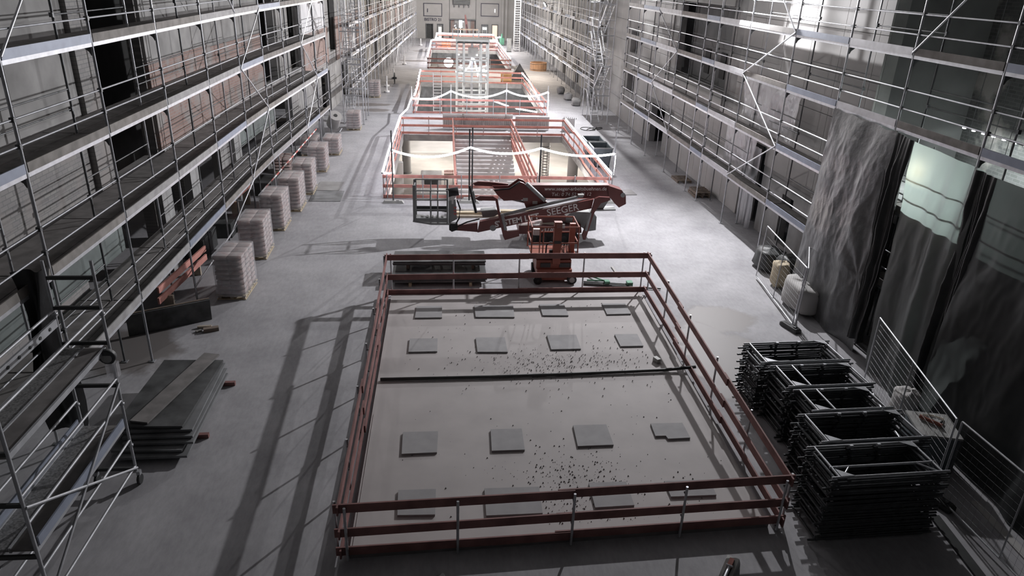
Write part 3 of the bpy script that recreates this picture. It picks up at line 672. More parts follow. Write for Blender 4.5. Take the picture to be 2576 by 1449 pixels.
sheet('timber_offcut', (-7.3, 19.7, .025), .16, .1, .05, 'toe_wood', 'tiny wood scrap by the leaning black panel', 'timber', .7)
sheet('floor_board', (-5.62, 33.9, .012), 1.45, 1.75, .02, 'panel_grey', 'thin board lying flat on the floor nearest the left pallets', 'board', .02)
sheet('floor_board', (-5.75, 35.65, .012), 1.2, 1.6, .02, 'plaster_grey', 'thin board lying flat just behind the other floor board', 'board', -.05)
for k, (x, y, w_, l_, h_) in enumerate(((-9.2, 26.4, .7, 1.6, .7), (-8.9, 28.6, .8, 1.3, .55), (-8.6, 34.6, .8, 1.5, .6))):
    t = thing('material_crate', ['black crate under the left scaffold behind the second bag pallet', 'dark crate under the left scaffold behind the third bag pallet', 'dark crate under the left scaffold behind the fifth bag pallet'][k], 'crate', (x, y, 0))
    for s in (-1, 1):
        box('side', (x+s*w_/2, y, h_/2), (.04, l_, h_), 'plastic_dark', t); box('end', (x, y+s*l_/2, h_/2), (w_, .04, h_), 'plastic_dark', t)
    box('lid', (x, y, h_+.02), (w_+.04, l_+.04, .04), 'panel_dark', t)
bm = thing('timber_beam_pair', 'two red formwork beams lying under the lowest left deck', 'beam', (-8.6, 22, 0))
for k in (0, 1): board('beam', (-8.75, 20.8+k*.1, .5+k*.32), (-8.45, 24.6, .5+k*.32), .2, .06, 'rail_red_lit', bm)
for y in (21.4, 24.1): box('trestle', (-8.68, y, .22), (.3, .1, .44), 'timber', bm)
bm2 = thing('timber_beam_pair', 'two red formwork beams leaning at the fifth left scaffold bay', 'beam', (-8.8, 31, 0))
for k in (0, 1): board('beam', (-9.1, 30.2, .8+k*.45), (-8.9, 32.9, .8+k*.45), .2, .06, 'rail_red_lit', bm2)
for y in (30.6, 32.5): box('trestle', (-9.0, y, .36), (.3, .1, .7), 'timber', bm2)
# long loose tube with red and white markings between the left standards
T = thing('marked_pole', 'red and white striped barrier pole slung between left scaffold standards', 'pole', (-7.3, 33, 0))
a, b = Vector((-7.8, 30.6, 1.15)), Vector((-7.4, 42.6, 1.45))
for k in range(24): tube('band', a.lerp(b, k/24), a.lerp(b, (k+1)/24), .035, 'tape_red' if k % 2 else 'tape_white', T)
for k, (a, b) in enumerate((((-8.0, 21.9, .5), (-7.55, 25.9, 1.35)), ((-8.05, 26, .6), (-7.9, 30, 1.9)))):
    tag(tube('loose_tube', a, b, .026, 'steel_bright'), ['slanting loose steel tube behind the nearest bag pallet', 'slanting loose steel tube behind the second bag pallet'][k], 'tube')
# roll and sheet beside the stair tower
T = thing('insulation_roll', 'beige sheet roll leaning on the left scaffold before the stair tower', 'roll', (-7.2, 48.2, 0))
tube('roll', (-7.35, 48.6, .55), (-7.05, 48.1, 1.25), .42, 'plaster_light', T, 16); tube('core', (-7.36, 48.62, .53), (-7.04, 48.08, 1.27), .12, 'plastic_dark', T, 10)
tag(box('leaning_sheet', (-6.95, 47.3, .28), (.05, 1.2, .7), 'steel', None, 0, 0, 1.0), 'grey sheet leaning low in front of the beige roll', 'sheet')
v, f = [], []; nn = 14
for i in range(nn+1):
    for j in range(nn+1):
        u_, t_ = i/nn, j/nn; v.append((-7.75+.25*math.sin(u_*9)*(.3+t_)*.5, 45.4+u_*1.7, 2.0*(1-t_)+.02+.1*math.sin(u_*5)*t_))
for i in range(nn):
    for j in range(nn): f.append((i*(nn+1)+j, (i+1)*(nn+1)+j, (i+1)*(nn+1)+j+1, i*(nn+1)+j+1))
tag(pm('hanging_sheet', v, f, 'tarp_grey', None, True), 'dark crumpled sheet hanging from the lowest left deck by the roll', 'sheet')
# ------------------------------------------------------------------ rolling tower, bottom left
T = thing('rolling_tower', 'aluminium rolling scaffold tower on castors in the bottom left corner', 'scaffold tower', (-6.9, 11, 0))
xs_ = (-6.45, -7.3); ya, yb = 12.8, 9.3
for x in xs_:
    for y in (ya, yb): tube('standard', (x, y, .28), (x, y, 5.0 if y == ya else 4.3), .03, 'alu_deck', T)
    for y in (ya, yb):
        c = box('castor', (x+.06, y-.03, .25), (.07, .1, .1), 'steel', T)
        w_ = tube('wheel', (x+.04, y-.06, .11), (x+.1, y-.06, .11), .105, 'plastic_dark', c, 14)
for y in (ya, yb):
    for z in (.33, 1.33, 2.35, 3.3, 4.05, 4.66) if y == ya else (.33, 1.33, 2.35, 3.3, 4.05):
        board('rung', (xs_[0], y, z), (xs_[1], y, z), .07, .05, 'plastic_dark', T)
for x in xs_:
    for z in (.4, 1.05, 2.0, 2.5, 4.0): tube('side_rail', (x, ya, z), (x, yb, z), .026, 'alu_deck', T)
tube('brace', (-6.42, ya, .35), (-6.42, yb, 2.3), .026, 'alu_deck', T); tube('brace', (-6.42, ya, 2.4), (-6.42, yb, .5), .026, 'alu_deck', T)
tube('brace', (-6.45, ya+.0, 2.35), (-7.3, ya, .35), .024, 'alu_deck', T)
for z, x0, x1 in ((1.42, -7.28, -6.48), (3.2, -7.3, -6.5)):
    box('platform_deck', ((x0+x1)/2+.2, (ya+yb)/2, z), (.42, ya-yb-.1, .05), 'deck_wood', T); box('platform_deck', ((x0+x1)/2-.2, (ya+yb)/2, z), (.36, ya-yb-.1, .05), 'mesh_deck', T)
    for x in (x0, x1, (x0+x1)/2): board('deck_frame', (x, ya-.05, z), (x, yb+.05, z), .1, .04, 'alu_deck', T)
    if z < 2:
        for x in (x0-.03, x1+.03): board('toe_board', (x, ya-.1, z+.13), (x, yb+.1, z+.13), .17, .03, 'toe_blue', T)
for x in (-7.3,): board('perforated_rail', (x, ya, 3.75), (x, yb, 3.75), .16, .04, 'alu_deck', T)
for k in range(9): tube('hole_ring', (-7.275, 9.7+k*.35, 3.75), (-7.268, 9.7+k*.35, 3.75), .035, 'plastic_dark', T, 10)
for x in xs_:
    for z in (.9, 1.9, 2.9, 3.9): tube('coupler', (x, ya, z), (x, ya, z+.05), .05, 'steel', T, 10)
wh = thing('work_lamp', 'round lamp in a plastic bag tied to the rolling tower', 'lamp', (-6.5, 12.6, 3.1))
tube('rim', (-6.42, 12.66, 3.12), (-6.42, 12.55, 3.1), .15, 'plastic_dark', wh, 16); tube('glass', (-6.42, 12.555, 3.1), (-6.42, 12.54, 3.1), .1, 'plastic_grey', wh, 16)
box('bag', (-6.38, 12.62, 2.82), (.2, .14, .3), 'stretch_film', wh)
v, f = [], []; nn = 12
for i in range(nn+1):
    for j in range(nn+1):
        u_, t_ = i/nn, j/nn; v.append((-8.15+.55*u_+.12*math.sin(t_*6+u_*3), 13.2+.5*math.sin(u_*7)*.25+.2*u_, 4.6-3.6*t_))
for i in range(nn):
    for j in range(nn): f.append((i*(nn+1)+j, (i+1)*(nn+1)+j, (i+1)*(nn+1)+j+1, i*(nn+1)+j+1))
tag(pm('hanging_sheet', v, f, 'tarp_black', None, True), 'black sheet hanging behind the rolling tower', 'sheet')
# ------------------------------------------------------------------ scaffold frame stacks on the right
def frame_mesh(lx, ly, kind):
    v, f = [], []; r = .024; hx, hy = lx/2, ly/2
    for s in (-1, 1): multi_tube(v, f, (-hx-.12, s*hy, 0), (hx+.12, s*hy, 0), r)
    for x in (-hx+.04, hx-.04): multi_tube(v, f, (x, -hy, 0), (x, hy, 0), r)
    if kind == 1: multi_tube(v, f, (-hx+.45, -hy, 0), (-hx+.45, hy, 0), r)
    if kind == 2: multi_tube(v, f, (-hx, -hy+.3, 0), (hx, -hy+.3, 0), r); multi_tube(v, f, (-hx+.1, -hy, 0), (-hx+.35, -hy+.3, 0), r*.7); multi_tube(v, f, (hx-.1, -hy, 0), (hx-.35, -hy+.3, 0), r*.7)
    for x in (-.3, .3): multi_box(v, f, (x, hy-.04, .02), (.06, .06, .05))
    return mesh(v, f, 'frame_dark')
def frame_parts(T, lx, ly, kind, M):
    r = .024; hx, hy = lx/2, ly/2; tf = lambda p: M @ Vector(p)
    for s in (-1, 1): tube('long_tube', tf((-hx-.12, s*hy, 0)), tf((hx+.12, s*hy, 0)), r, 'steel', T)
    for x in (-hx+.04, hx-.04): tube('cross_tube', tf((x, -hy, 0)), tf((x, hy, 0)), r, 'steel', T)
    if kind == 1: tube('cross_tube', tf((-hx+.45, -hy, 0)), tf((-hx+.45, hy, 0)), r, 'steel', T)
    if kind == 2:
        tube('long_tube', tf((-hx, -hy+.3, 0)), tf((hx, -hy+.3, 0)), r, 'steel', T)
        for sx in (-1, 1): tube('strut', tf((sx*(hx-.1), -hy, 0)), tf((sx*(hx-.4), -hy+.3, 0)), r*.8, 'steel', T)
    for sx in (-1, 1): 
        q = [tf((sx*(hx-.06), sx*hy, .02)), tf((sx*(hx-.34), sx*hy, .02)), tf((sx*(hx-.06), sx*(hy-.22), .02))]; q2 = [p+Vector((0, 0, .012)) for p in q]
        pm('corner_plate', q+q2, [(0, 2, 1), (3, 4, 5), (0, 1, 4, 3), (1, 2, 5, 4), (2, 0, 3, 5)], 'steel', T)
    for x in (-.3, .3): box('lug', tf((x, hy-.05, .02)), (.07, .06, .05), 'steel_bright', T)
ON = 'first second third fourth fifth sixth seventh eighth ninth tenth eleventh twelfth thirteenth fourteenth fifteenth sixteenth seventeenth eighteenth nineteenth twentieth'.split()
ORD = ['']+ON+['twenty-'+q for q in ON[:9]]+['thirtieth']
ST = [(9.0, 15.5, 2.15, 1.0, 0, 27, 'farthest'), (9.05, 14.25, 1.95, .95, 1, 28, 'second farthest'), (9.0, 13.18, 1.7, .85, 1, 28, 'middle'), (8.85, 12.05, 2.2, .98, 0, 29, 'second nearest'), (8.45, 10.85, 2.2, .95, 2, 30, 'nearest')]
for x, y, lx, ly, kind, n, wn in ST:
    me = frame_mesh(lx, ly, 0 if kind != 1 else 0)
    for k in range(n-1):
        M = Matrix.Translation((x+rnd(-.05, .05)-(.1 if k % 4 == 0 else 0), y+rnd(-.02, .02), .035+k*.0525)) @ Matrix.Rotation(rnd(-.012, .012)+.04, 4, 'Z')
        tag(link('scaffold_frame', me, M), 'dark steel scaffold frame, %s from the top of the %s right stack' % (ORD[n-k], wn), 'scaffold frame', 'frames in the %s stack' % wn)
    z = .035+(n-1)*.0525; M = Matrix.Translation((x, y, z)) @ Matrix.Rotation(.04, 4, 'Z')
    T = thing('scaffold_frame', 'grey steel scaffold frame on top of the %s right hand stack' % wn, 'scaffold frame', (x, y, z), 'top frames of the stacks')
    frame_parts(T, lx, ly, kind, M)
# ------------------------------------------------------------------ mobile fences
def fence(label, a, b, h=2.0, lean=(0, 0), foot=True, group='mobile fence panels', foot_at=None):
    a, b = Vector((*a, .12)), Vector((*b, .12)); up = Vector((lean[0], lean[1], h-.12)); T = thing('site_fence', label, 'fence', (a.x, a.y, 0), group)
    tube('frame_tube', a, a+up, .021, 'steel_bright', T); tube('frame_tube', b, b+up, .021, 'steel_bright', T)
    tube('frame_tube', a, b, .021, 'steel_bright', T); tube('frame_tube', a+up, b+up, .021, 'steel_bright', T)
    m = (a+b)/2; tube('mid_tube', m, m+up, .016, 'steel', T)
    v, f = [], []; L = (b-a).length; n = int(L/.16)
    for k in range(1, n): p = a.lerp(b, k/n); multi_tube(v, f, p, p+up, .002, 3)
    for k in range(1, 12): multi_tube(v, f, a+up*(k/12), b+up*(k/12), .002, 3)
    stuff(pm('wire_mesh', v, f, 'steel_dark', T)); return T
def fence_foot(x, y, rz, label, z=0):
    with at(x, y, z, rz):
        T = thing('ballast_block', label, 'fence foot', (0, 0, 0), 'fence feet')
        v = []
        for zz, s in ((0, 1), (.1, 1), (.14, .86)):
            for px, py in ((-.38, -.11), (-.32, -.13), (.32, -.13), (.38, -.11), (.38, .11), (.32, .13), (-.32, .13), (-.38, .11)): v.append((px*s, py*s, zz))
        f = [tuple(range(8))[::-1], tuple(range(16, 24))]+[(r*8+k, r*8+(k+1) % 8, (r+1)*8+(k+1) % 8, (r+1)*8+k) for r in (0, 1) for k in range(8)]
        pm('body', v, f, 'plastic_dark', T)
        box('handle_slot', (-.12, 0, .142), (.2, .07, .01), 'black_rubber', T); box('socket', (.2, 0, .15), (.09, .1, .04), 'steel_dark', T)
    return T
fence('open mobile fence panel standing by the big tarpaulin', (11.5, 23.6), (11.05, 19.6), 2.05, (.1, 0))
fence('second fence panel turned back toward the right scaffold', (11.12, 19.55), (12.3, 21.9), 2.05, (.05, 0))
fence_foot(10.95, 19.5, -1.3, 'dark plastic fence foot by the open panel behind the frame stacks')
fence('fence panel beside the scaffold frame stacks and the box', (11.55, 16.2), (10.45, 11.5), 2.0)
fence('dark fence panel nearest the camera at the right edge', (10.5, 11.4), (10.6, 7.8), 2.0)
fence_foot(10.45, 11.35, -1.2, 'dark fence foot beside the nearest frame stack')
with at(5.2, 9.62, 0, .95):
    T = thing('ballast_block', 'fence foot with red clamp lying at the bottom edge of the picture', 'fence foot', (0, 0, 0), 'fence feet')
    pm('body', [(-.4, -.13, 0), (.4, -.13, 0), (.4, .13, 0), (-.4, .13, 0), (-.34, -.11, .13), (.34, -.11, .13), (.34, .11, .13), (-.34, .11, .13)], [(3, 2, 1, 0), (4, 5, 6, 7), (0, 1, 5, 4), (1, 2, 6, 5), (2, 3, 7, 6), (3, 0, 4, 7)], 'plastic_grey', T)
    box('handle_slot', (0, 0, .132), (.5, .1, .012), 'black_rubber', T)
    c = box('clamp', (.1, 0, .18), (.2, .08, .07), 'rail_red_lit', T); tube('clamp_bolt', (.0, -.06, .2), (.0, .06, .2), .02, 'steel_bright', c); tube('tube_stub', (-.35, 0, .17), (.0, 0, .17), .03, 'steel_bright', T)
with at(-.3, 9.55, 0, .5):
    T = thing('ballast_block', 'dark fence foot cut by the bottom edge in front of the platform', 'fence foot', (0, 0, 0), 'fence feet')
    pm('body', [(-.4, -.13, 0), (.4, -.13, 0), (.4, .13, 0), (-.4, .13, 0), (-.34, -.11, .13), (.34, -.11, .13), (.34, .11, .13), (-.34, .11, .13)], [(3, 2, 1, 0), (4, 5, 6, 7), (0, 1, 5, 4), (1, 2, 6, 5), (2, 3, 7, 6), (3, 0, 4, 7)], 'plastic_dark', T)
    box('handle_slot', (0, 0, .132), (.5, .1, .012), 'black_rubber', T)
# box with tools behind the fence
with at(11.1, 12.8, 0, -.25):
    T = thing('tool_chest', 'tall dark chest with a pale top behind the near fence', 'chest', (0, 0, 0))
    box('body', (0, 0, .47), (.85, .95, .9), 'skip_grey', T); box('lid', (0, 0, .94), (.9, 1.0, .05), 'plastic_grey', T)
    for s in (-1, 1): box('corner_post', (s*.4, -.46, .47), (.06, .06, .92), 'steel_dark', T)
    T2 = thing('power_tool', 'small hand tool lying on the tall dark chest', 'tool', (0, 0, .97))
    tube('barrel', (-.25, .2, 1.02), (.12, -.12, 1.02), .045, 'lift_orange', T2); tube('grip', (.05, -.08, 1.02), (.2, .1, 1.0), .03, 'plastic_dark', T2); cable('lead', [(.2, .1, 1.0), (.3, .25, .985), (.1, .35, .985), (-.2, .33, .985)], .012, 'timber_pale', T2)
# bags and wrapped bundle behind the open fence panel
def blob(name, c, s, mat, label, cat, seed, parent=None, rough=.1, power=.55):
    random.seed(seed); v, f = [], []; n, m = 18, 12; q = [rnd(0, 6.28) for _ in range(6)]
    sp_ = lambda a: math.copysign(abs(a)**power, a)
    for i in range(m+1):
        for j in range(n):
            th, ph = math.pi*i/m, 2*math.pi*j/n; k = 1+rough*(math.sin(3*ph+q[0]+2*th)+.7*math.sin(5*ph+4*th+q[1])+.8*math.sin(6*th+q[2]))*.6+rnd(-.03, .03)
            r_ = sp_(math.sin(th)); v.append((c[0]+s[0]*r_*sp_(math.cos(ph))*k, c[1]+s[1]*r_*sp_(math.sin(ph))*k, max(.01, c[2]+s[2]*sp_(math.cos(th))*k)) if rough else (c[0]+s[0]*math.sin(th)*math.cos(ph), c[1]+s[1]*math.sin(th)*math.sin(ph), c[2]+s[2]*math.cos(th)))
    for i in range(m):
        for j in range(n): f.append((i*n+j, (i+1)*n+j, (i+1)*n+(j+1) % n, i*n+(j+1) % n))
    o = pm(name, v, f, mat, parent, True)
    if label: tag(o, label, cat)
    random.seed(seed+1); return o
blob('wrapped_bundle', (11.9, 21.0, .5), (.38, .85, .5), 'plaster_light', 'plastic wrapped white bundle behind the open fence panel', 'bundle', 3)
blob('rubbish_bag', (12.4, 24.6, .4), (.5, .6, .42), 'plastic_dark', 'dark rubbish bag under the right scaffold by the open fence', 'bag', 4)
blob('rubbish_bag', (12.75, 23.6, .42), (.45, .5, .45), 'plastic_dark', 'second dark rubbish bag next to the beige sack', 'bag', 5)
blob('sack', (12.05, 22.9, .45), (.28, .3, .5), 'timber_pale', 'small beige sack behind the open fence panel', 'sack', 6)
blob('paper_sack', (11.75, 14.6, .35), (.3, .4, .38), 'plaster_light', 'crumpled pale sack behind the near fence by the tarpaulin', 'sack', 8)
T = thing('coupler_rack', 'short row of dark scaffold couplers on the floor behind the near fence', 'couplers', (11.3, 14.0, 0))
for k in range(6): box('coupler', (11.55-.08*k, 14.6-.22*k, .06), (.12, .1, .12), 'plastic_dark', T, .3)
sheet('plank', (9.95, 9.3, .03), .2, 3.2, .05, 'plastic_dark', 'dark plank on the floor at the bottom right corner', 'plank', -.1)
sheet('kerb_strip', (11.2, 9.0, .02), .18, 4.6, .03, 'plaster_light', 'pale strip on the floor along the right hand tarpaulins', 'strip', -.04)
# ------------------------------------------------------------------ tarpaulins on the right scaffold
def tarp(name, label, top, bot, mat, folds, amp, seed, nu=70, nv=60, crumple=0, scallop=.0, belly=0, gather=None):
    random.seed(seed); v, f = [], []; ph = [rnd(0, 6.28) for _ in range(12)]; fr = [rnd(.6, 1.5) for _ in range(12)]
    for i in range(nu+1):
        for j in range(nv+1):
            u_, t_ = i/nu, j/nv
            y = (top[0][1]+(top[1][1]-top[0][1])*u_)*(1-t_)+(bot[0][1]+(bot[1][1]-bot[0][1])*u_)*t_
            x = (top[0][0]+(top[1][0]-top[0][0])*u_)*(1-t_)+(bot[0][0]+(bot[1][0]-bot[0][0])*u_)*t_
            z = (top[0][2]+(top[1][2]-top[0][2])*u_)*(1-t_)+(bot[0][2]+(bot[1][2]-bot[0][2])*u_)*t_
            z -= scallop*math.sin(u_*math.pi*3)**2*(1-t_)
            x -= belly*math.sin(math.pi*t_)*math.sin(math.pi*u_)
            d = 0
            for k in range(4): d += amp*(.2+.8*t_**.7)*fr[k]*math.sin(u_*folds*(k+1)*.7*6.28+ph[k]+t_*2.2*fr[k+4])/(k+1)
            d += amp*.35*math.sin(t_*9+u_*7+ph[6])*math.sin(u_*5+ph[7])
            if gather: # folds fanning out from a tied point on the sheet
                du, dt = u_-gather[0], t_-gather[1]; r_ = math.hypot(du, dt)+.02
                d += gather[2]*math.sin(math.atan2(dt, du)*7+ph[5])*math.exp(-r_*2.5)*min(1, r_*8)
            if crumple:
                p = Vector((y*1.5, z*.75, seed)); c1 = 1-abs(mnoise.noise(p))*2; c2 = 1-abs(mnoise.noise(p*2.7))*2; c3 = mnoise.noise(p*6.5)
                d += crumple*(.9*c1+.35*c2+.1*c3)*min(1, t_*6)
            v.append((x-d, y, z))
    for i in range(nu):
        for j in range(nv): f.append((i*(nv+1)+j, (i+1)*(nv+1)+j, (i+1)*(nv+1)+j+1, i*(nv+1)+j+1))
    return tag(pm(name, v, f, mat, None, True), label, 'tarpaulin', 'tarpaulins on the right scaffold')
tarp('tarpaulin', 'big dark grey crumpled tarpaulin hanging left of the lit sheet', [(12.42, 22.25, 6.5), (12.42, 18.7, 6.45)], [(12.1, 22.2, .03), (12.1, 17.9, .03)], 'tarp_grey', 1.3, .07, 11, 130, 130, .03, .05, .12, (.9, .66, .03))
tarp('tarpaulin', 'narrow gathered dark tarpaulin strip between the grey and lit sheets', [(12.4, 18.85, 6.45), (12.4, 17.9, 6.35)], [(12.1, 18.2, .5), (12.1, 17.5, .5)], 'tarp_black', 2.2, .12, 12, 50, 80, .05)
tarp('tarpaulin', 'translucent tarpaulin glowing from a lamp behind it', [(12.45, 17.95, 6.35), (12.45, 15.2, 6.25)], [(12.05, 17.0, .05), (11.95, 14.5, .05)], 'tarp_clear', 1.8, .07, 13, 110, 110, .03, .0, .05)
tarp('tarpaulin', 'gathered dark tarpaulin strip right of the glowing sheet', [(12.4, 15.45, 6.25), (12.4, 14.75, 6.2)], [(12.0, 14.7, .05), (11.9, 13.8, .05)], 'tarp_black', 2.0, .12, 14, 50, 80, .05)
tarp('tarpaulin', 'wide dark tarpaulin at the right edge of the picture', [(12.45, 14.8, 6.2), (12.45, 8.0, 6.2)], [(11.75, 14.1, .02), (11.6, 7.2, .02)], 'tarp_dim', 2, .1, 15, 150, 110, .03, .0, .1)
tarp('tarpaulin', 'silvery plastic sheet on the right scaffold between the braces', [(13.3, 31.6, 6.4), (13.3, 26.2, 6.35)], [(13.3, 31.6, 4.45), (13.3, 26.4, 4.4)], 'net_film', 2, .03, 16, 100, 60, .07)
tarp('tarpaulin', 'second silvery plastic sheet one deck lower on the right scaffold', [(13.35, 33.0, 4.25), (13.35, 29.4, 4.25)], [(13.35, 33.0, 2.3), (13.35, 29.6, 2.3)], 'net_film', 2, .03, 17, 70, 60, .07)
tarp('tarpaulin', 'ribbed pale plastic curtain at the doorway under the right scaffold', [(13.45, 30.7, 3.6), (13.45, 29.2, 3.6)], [(13.45, 30.7, .005), (13.45, 29.2, .005)], 'net_film', 3, .07, 18, 50, 40)
random.seed(21)
for k, (x, y, z) in enumerate(((15.5, 19.5, 5.66), (15.5, 17.9, 5.66))):
    T = thing('strip_light', ['white fluorescent strip light seen over the glowing tarpaulin, left one', 'white fluorescent strip light seen over the tarpaulin, right one'][k], 'strip light', (x, y, z), 'strip lights in the side room')
    box('tray', (x, y, z+.1), (.3, 1.3, .06), 'white_plastic', T); tube('lamp_tube', (x-.06, y-.6, z+.04), (x-.06, y+.6, z+.04), .05, 'tube_glow', T)
    for q in (-1, 1): tube('hanger', (x, y+q*.5, z+.1), (x, y+q*.5, 12.9), .01, 'steel_dark', T, 5)
ls = thing('light_string', 'string of small white lamps hanging in the dark side room', 'light string', (15.6, 18, 6.2))
cable('wire', [(15.6, 20.6, 6.35), (15.6, 17.6, 6.25), (15.6, 14.5, 6.2)], .01, 'black_rubber', ls)
for k in range(14): box('small_lamp', (15.6, 20.4-k*.42, 6.28), (.06, .09, .06), 'spot_glow', ls)
T = thing('bulb_lamp', 'warm lamp bulb shining through the translucent tarpaulin', 'lamp', (12.7, 17.5, 5.75))
tube('socket', (12.72, 17.5, 6.3), (12.72, 17.5, 5.72), .012, 'plastic_dark', T); blob('bulb', (12.72, 17.5, 5.65), (.06, .06, .08), 'bulb_warm', None, None, 30, T, 0)
random.seed(33)
# pallets under the right scaffold
for k, (x, y, z) in enumerate(((13.0, 34.6, 0), (13.05, 34.6, .15), (12.95, 37.4, 0))):
    T = thing('wood_pallet', ['lower dark pallet of the pair under the right scaffold', 'upper dark pallet of the pair under the right scaffold', 'single dark pallet under the right scaffold beyond the pair'][k], 'pallet', (x, y, z), 'pallets under the right scaffold')
    for q in range(5): box('deck_board', (x, y-.5+q*.25, z+.13), (.8, .14, .022), 'panel_edge', T)
    for q in (-1, 0, 1): box('stringer', (x+q*.35, y, z+.06), (.09, 1.15, .11), 'panel_edge', T)
# ------------------------------------------------------------------ stack of black panels behind the platform
for k in range(8):
    tag(box('formwork_sheet', (-.2+rnd(-.05, .05), 23.7+(0 if k < 5 else .45)+rnd(-.04, .04), .16+k*.05+(0 if k < 5 else .16)), (3.25, 1.35 if k < 5 else 1.05, .042), 'panel_dark' if k % 3 else 'panel_grey', None, rnd(-.015, .015)), '%s black formwork sheet of the stack just behind the platform' % (['lowest']+ON[1:7]+['topmost'])[k], 'formwork sheet', 'formwork sheets behind the platform')
for x in (-1.3, 1.0): tag(box('timber_bearer', (x, 24.1, .465), (.1, .9, .15), 'panel_edge', None), 'dark timber spacer between the sheets at the %s of the black stack' % ('left' if x < 0 else 'right'), 'timber')
for x in (-1.2, .9): tag(box('timber_bearer', (x, 23.72, .066), (.1, 1.5, .13), 'timber_pale', None), 'pale timber bearer under the %s end of the black sheet stack' % ('left' if x < 0 else 'right'), 'timber')
# ------------------------------------------------------------------ orange mast lift
T = thing('mast_lift', 'small orange vertical mast lift behind the platform rail', 'aerial lift', (3.85, 23.5, 0))
x0, x1, y0, y1 = 3.2, 4.55, 23.2, 24.6
prism('chassis', [(3.32, .12), (4.38, .12), (4.5, .25), (4.5, .52), (3.25, .52), (3.25, .25)], 23.25, 24.55, 'lift_orange', T)
for x in (3.26, 4.48):
    for y in (23.35, 24.4):
        w_ = tube('wheel', (x-.07, y, .17), (x+.07, y, .17), .17, 'black_rubber', T, 16); tube('hub', (x-.075, y, .17), (x+.075, y, .17), .09, 'plastic_grey', w_, 12)
w_ = tube('front_wheel', (4.5, 23.12, .17), (4.5, 23.24, .17), .17, 'black_rubber', T, 18); tube('hub', (4.5, 23.11, .17), (4.5, 23.25, .17), .1, 'plastic_grey', w_, 12)
w_ = tube('front_wheel', (3.28, 23.12, .15), (3.28, 23.24, .15), .15, 'black_rubber', T, 18); tube('hub', (3.28, 23.11, .15), (3.28, 23.25, .15), .05, 'plastic_dark', w_, 12)
box('cowling', (3.85, 23.75, .68), (1.25, .8, .32), 'lift_orange', T); box('battery_bay', (3.55, 23.33, .66), (.36, .05, .16), 'plastic_dark', T); box('battery_bay', (4.25, 23.33, .66), (.4, .05, .16), 'plastic_dark', T)
box('platform_floor', (3.85, 23.85, .98), (1.6, 1.1, .06), 'lift_orange', T); box('kick_plate', (3.25, 23.32, 1.06), (.4, .03, .14), 'lift_orange', T)
box('mast', (3.92, 23.35, 1.5), (.27, .2, 1.55), 'lift_orange', T); box('mast_plate', (3.92, 23.24, 1.55), (.24, .01, .1), 'plastic_dark', T)
box('mast_cover', (4.5, 23.7, 1.45), (.2, .14, 1.3), 'lift_orange', T)
for x in (3.02, 4.66):
    for y in (23.3, 24.5): tube('rail_post', (x, y, .95), (x, y, 2.08 if y < 24 else 2.1), .026, 'lift_orange', T)
for z in (2.08, 1.5): 
    for y in (23.3, 24.5): tube('guard_rail', (3.02, y, z), (4.66, y, z), .028, 'lift_orange', T)
    for x in (3.02, 4.66): tube('guard_rail', (x, 23.3, z), (x, 24.5, z), .028, 'lift_orange', T)
for x in (3.3, 3.42): tube('rail_post', (x, 23.3, .95), (x, 23.3, 2.08), .022, 'lift_orange', T)
box('control_box', (3.2, 23.45, 1.88), (.26, .2, .22), 'letter_white', T, .0); box('warning_label', (4.0, 23.26, 2.14), (.28, .02, .14), 'letter_white', T)
for k in range(5): cable('hose', [(4.1+k*.06, 23.4, .98), (4.12+k*.05, 23.35, 1.35), (4.0+k*.09, 23.4, 1.45), (3.95+k*.12, 23.42, 1.1)], .012, 'black_rubber', T, 5)
cable('hose', [(3.55, 23.42, .98), (3.56, 23.4, 1.4), (3.68, 23.4, 1.5), (3.85, 23.4, 1.46)], .03, 'black_rubber', T, 6); tube('canister', (3.74, 23.45, 1.0), (3.74, 23.45, 1.2), .07, 'black_rubber', T, 10)
# ------------------------------------------------------------------ pallet jack style tool and slats right of it
T = thing('floor_saw_cart', 'green tripod props and bars lying beside the orange mast lift', 'props', (5.6, 23.0, 0))
for k in range(3): tube('bar', (4.95, 23.25-.09*k, .05), (6.6, 22.95-.1*k, .06), .035, 'plastic_dark', T)
tube('bar', (5.9, 22.85, .05), (7.6, 22.6, .05), .03, 'plastic_dark', T)
box('clamp', (5.75, 23.05, .1), (.18, .2, .16), 'green_paint', T); box('clamp', (6.55, 22.95, .1), (.2, .22, .16), 'green_paint', T)
tube('leg', (5.2, 23.9, .05), (5.75, 23.1, .12), .03, 'green_paint', T); tube('leg', (5.1, 23.4, .05), (5.8, 23.2, .1), .03, 'green_paint', T)
sheet('floor_slat', (5.6, 23.9, .02), 1.1, .08, .03, 'panel_grey', 'dark slat on the floor right of the orange mast lift', 'timber', -.1)
sheet('floor_slat', (6.35, 24.25, .02), .09, 1.0, .03, 'plaster_light', 'pale slat lying lengthwise right of the orange mast lift', 'timber', .05)
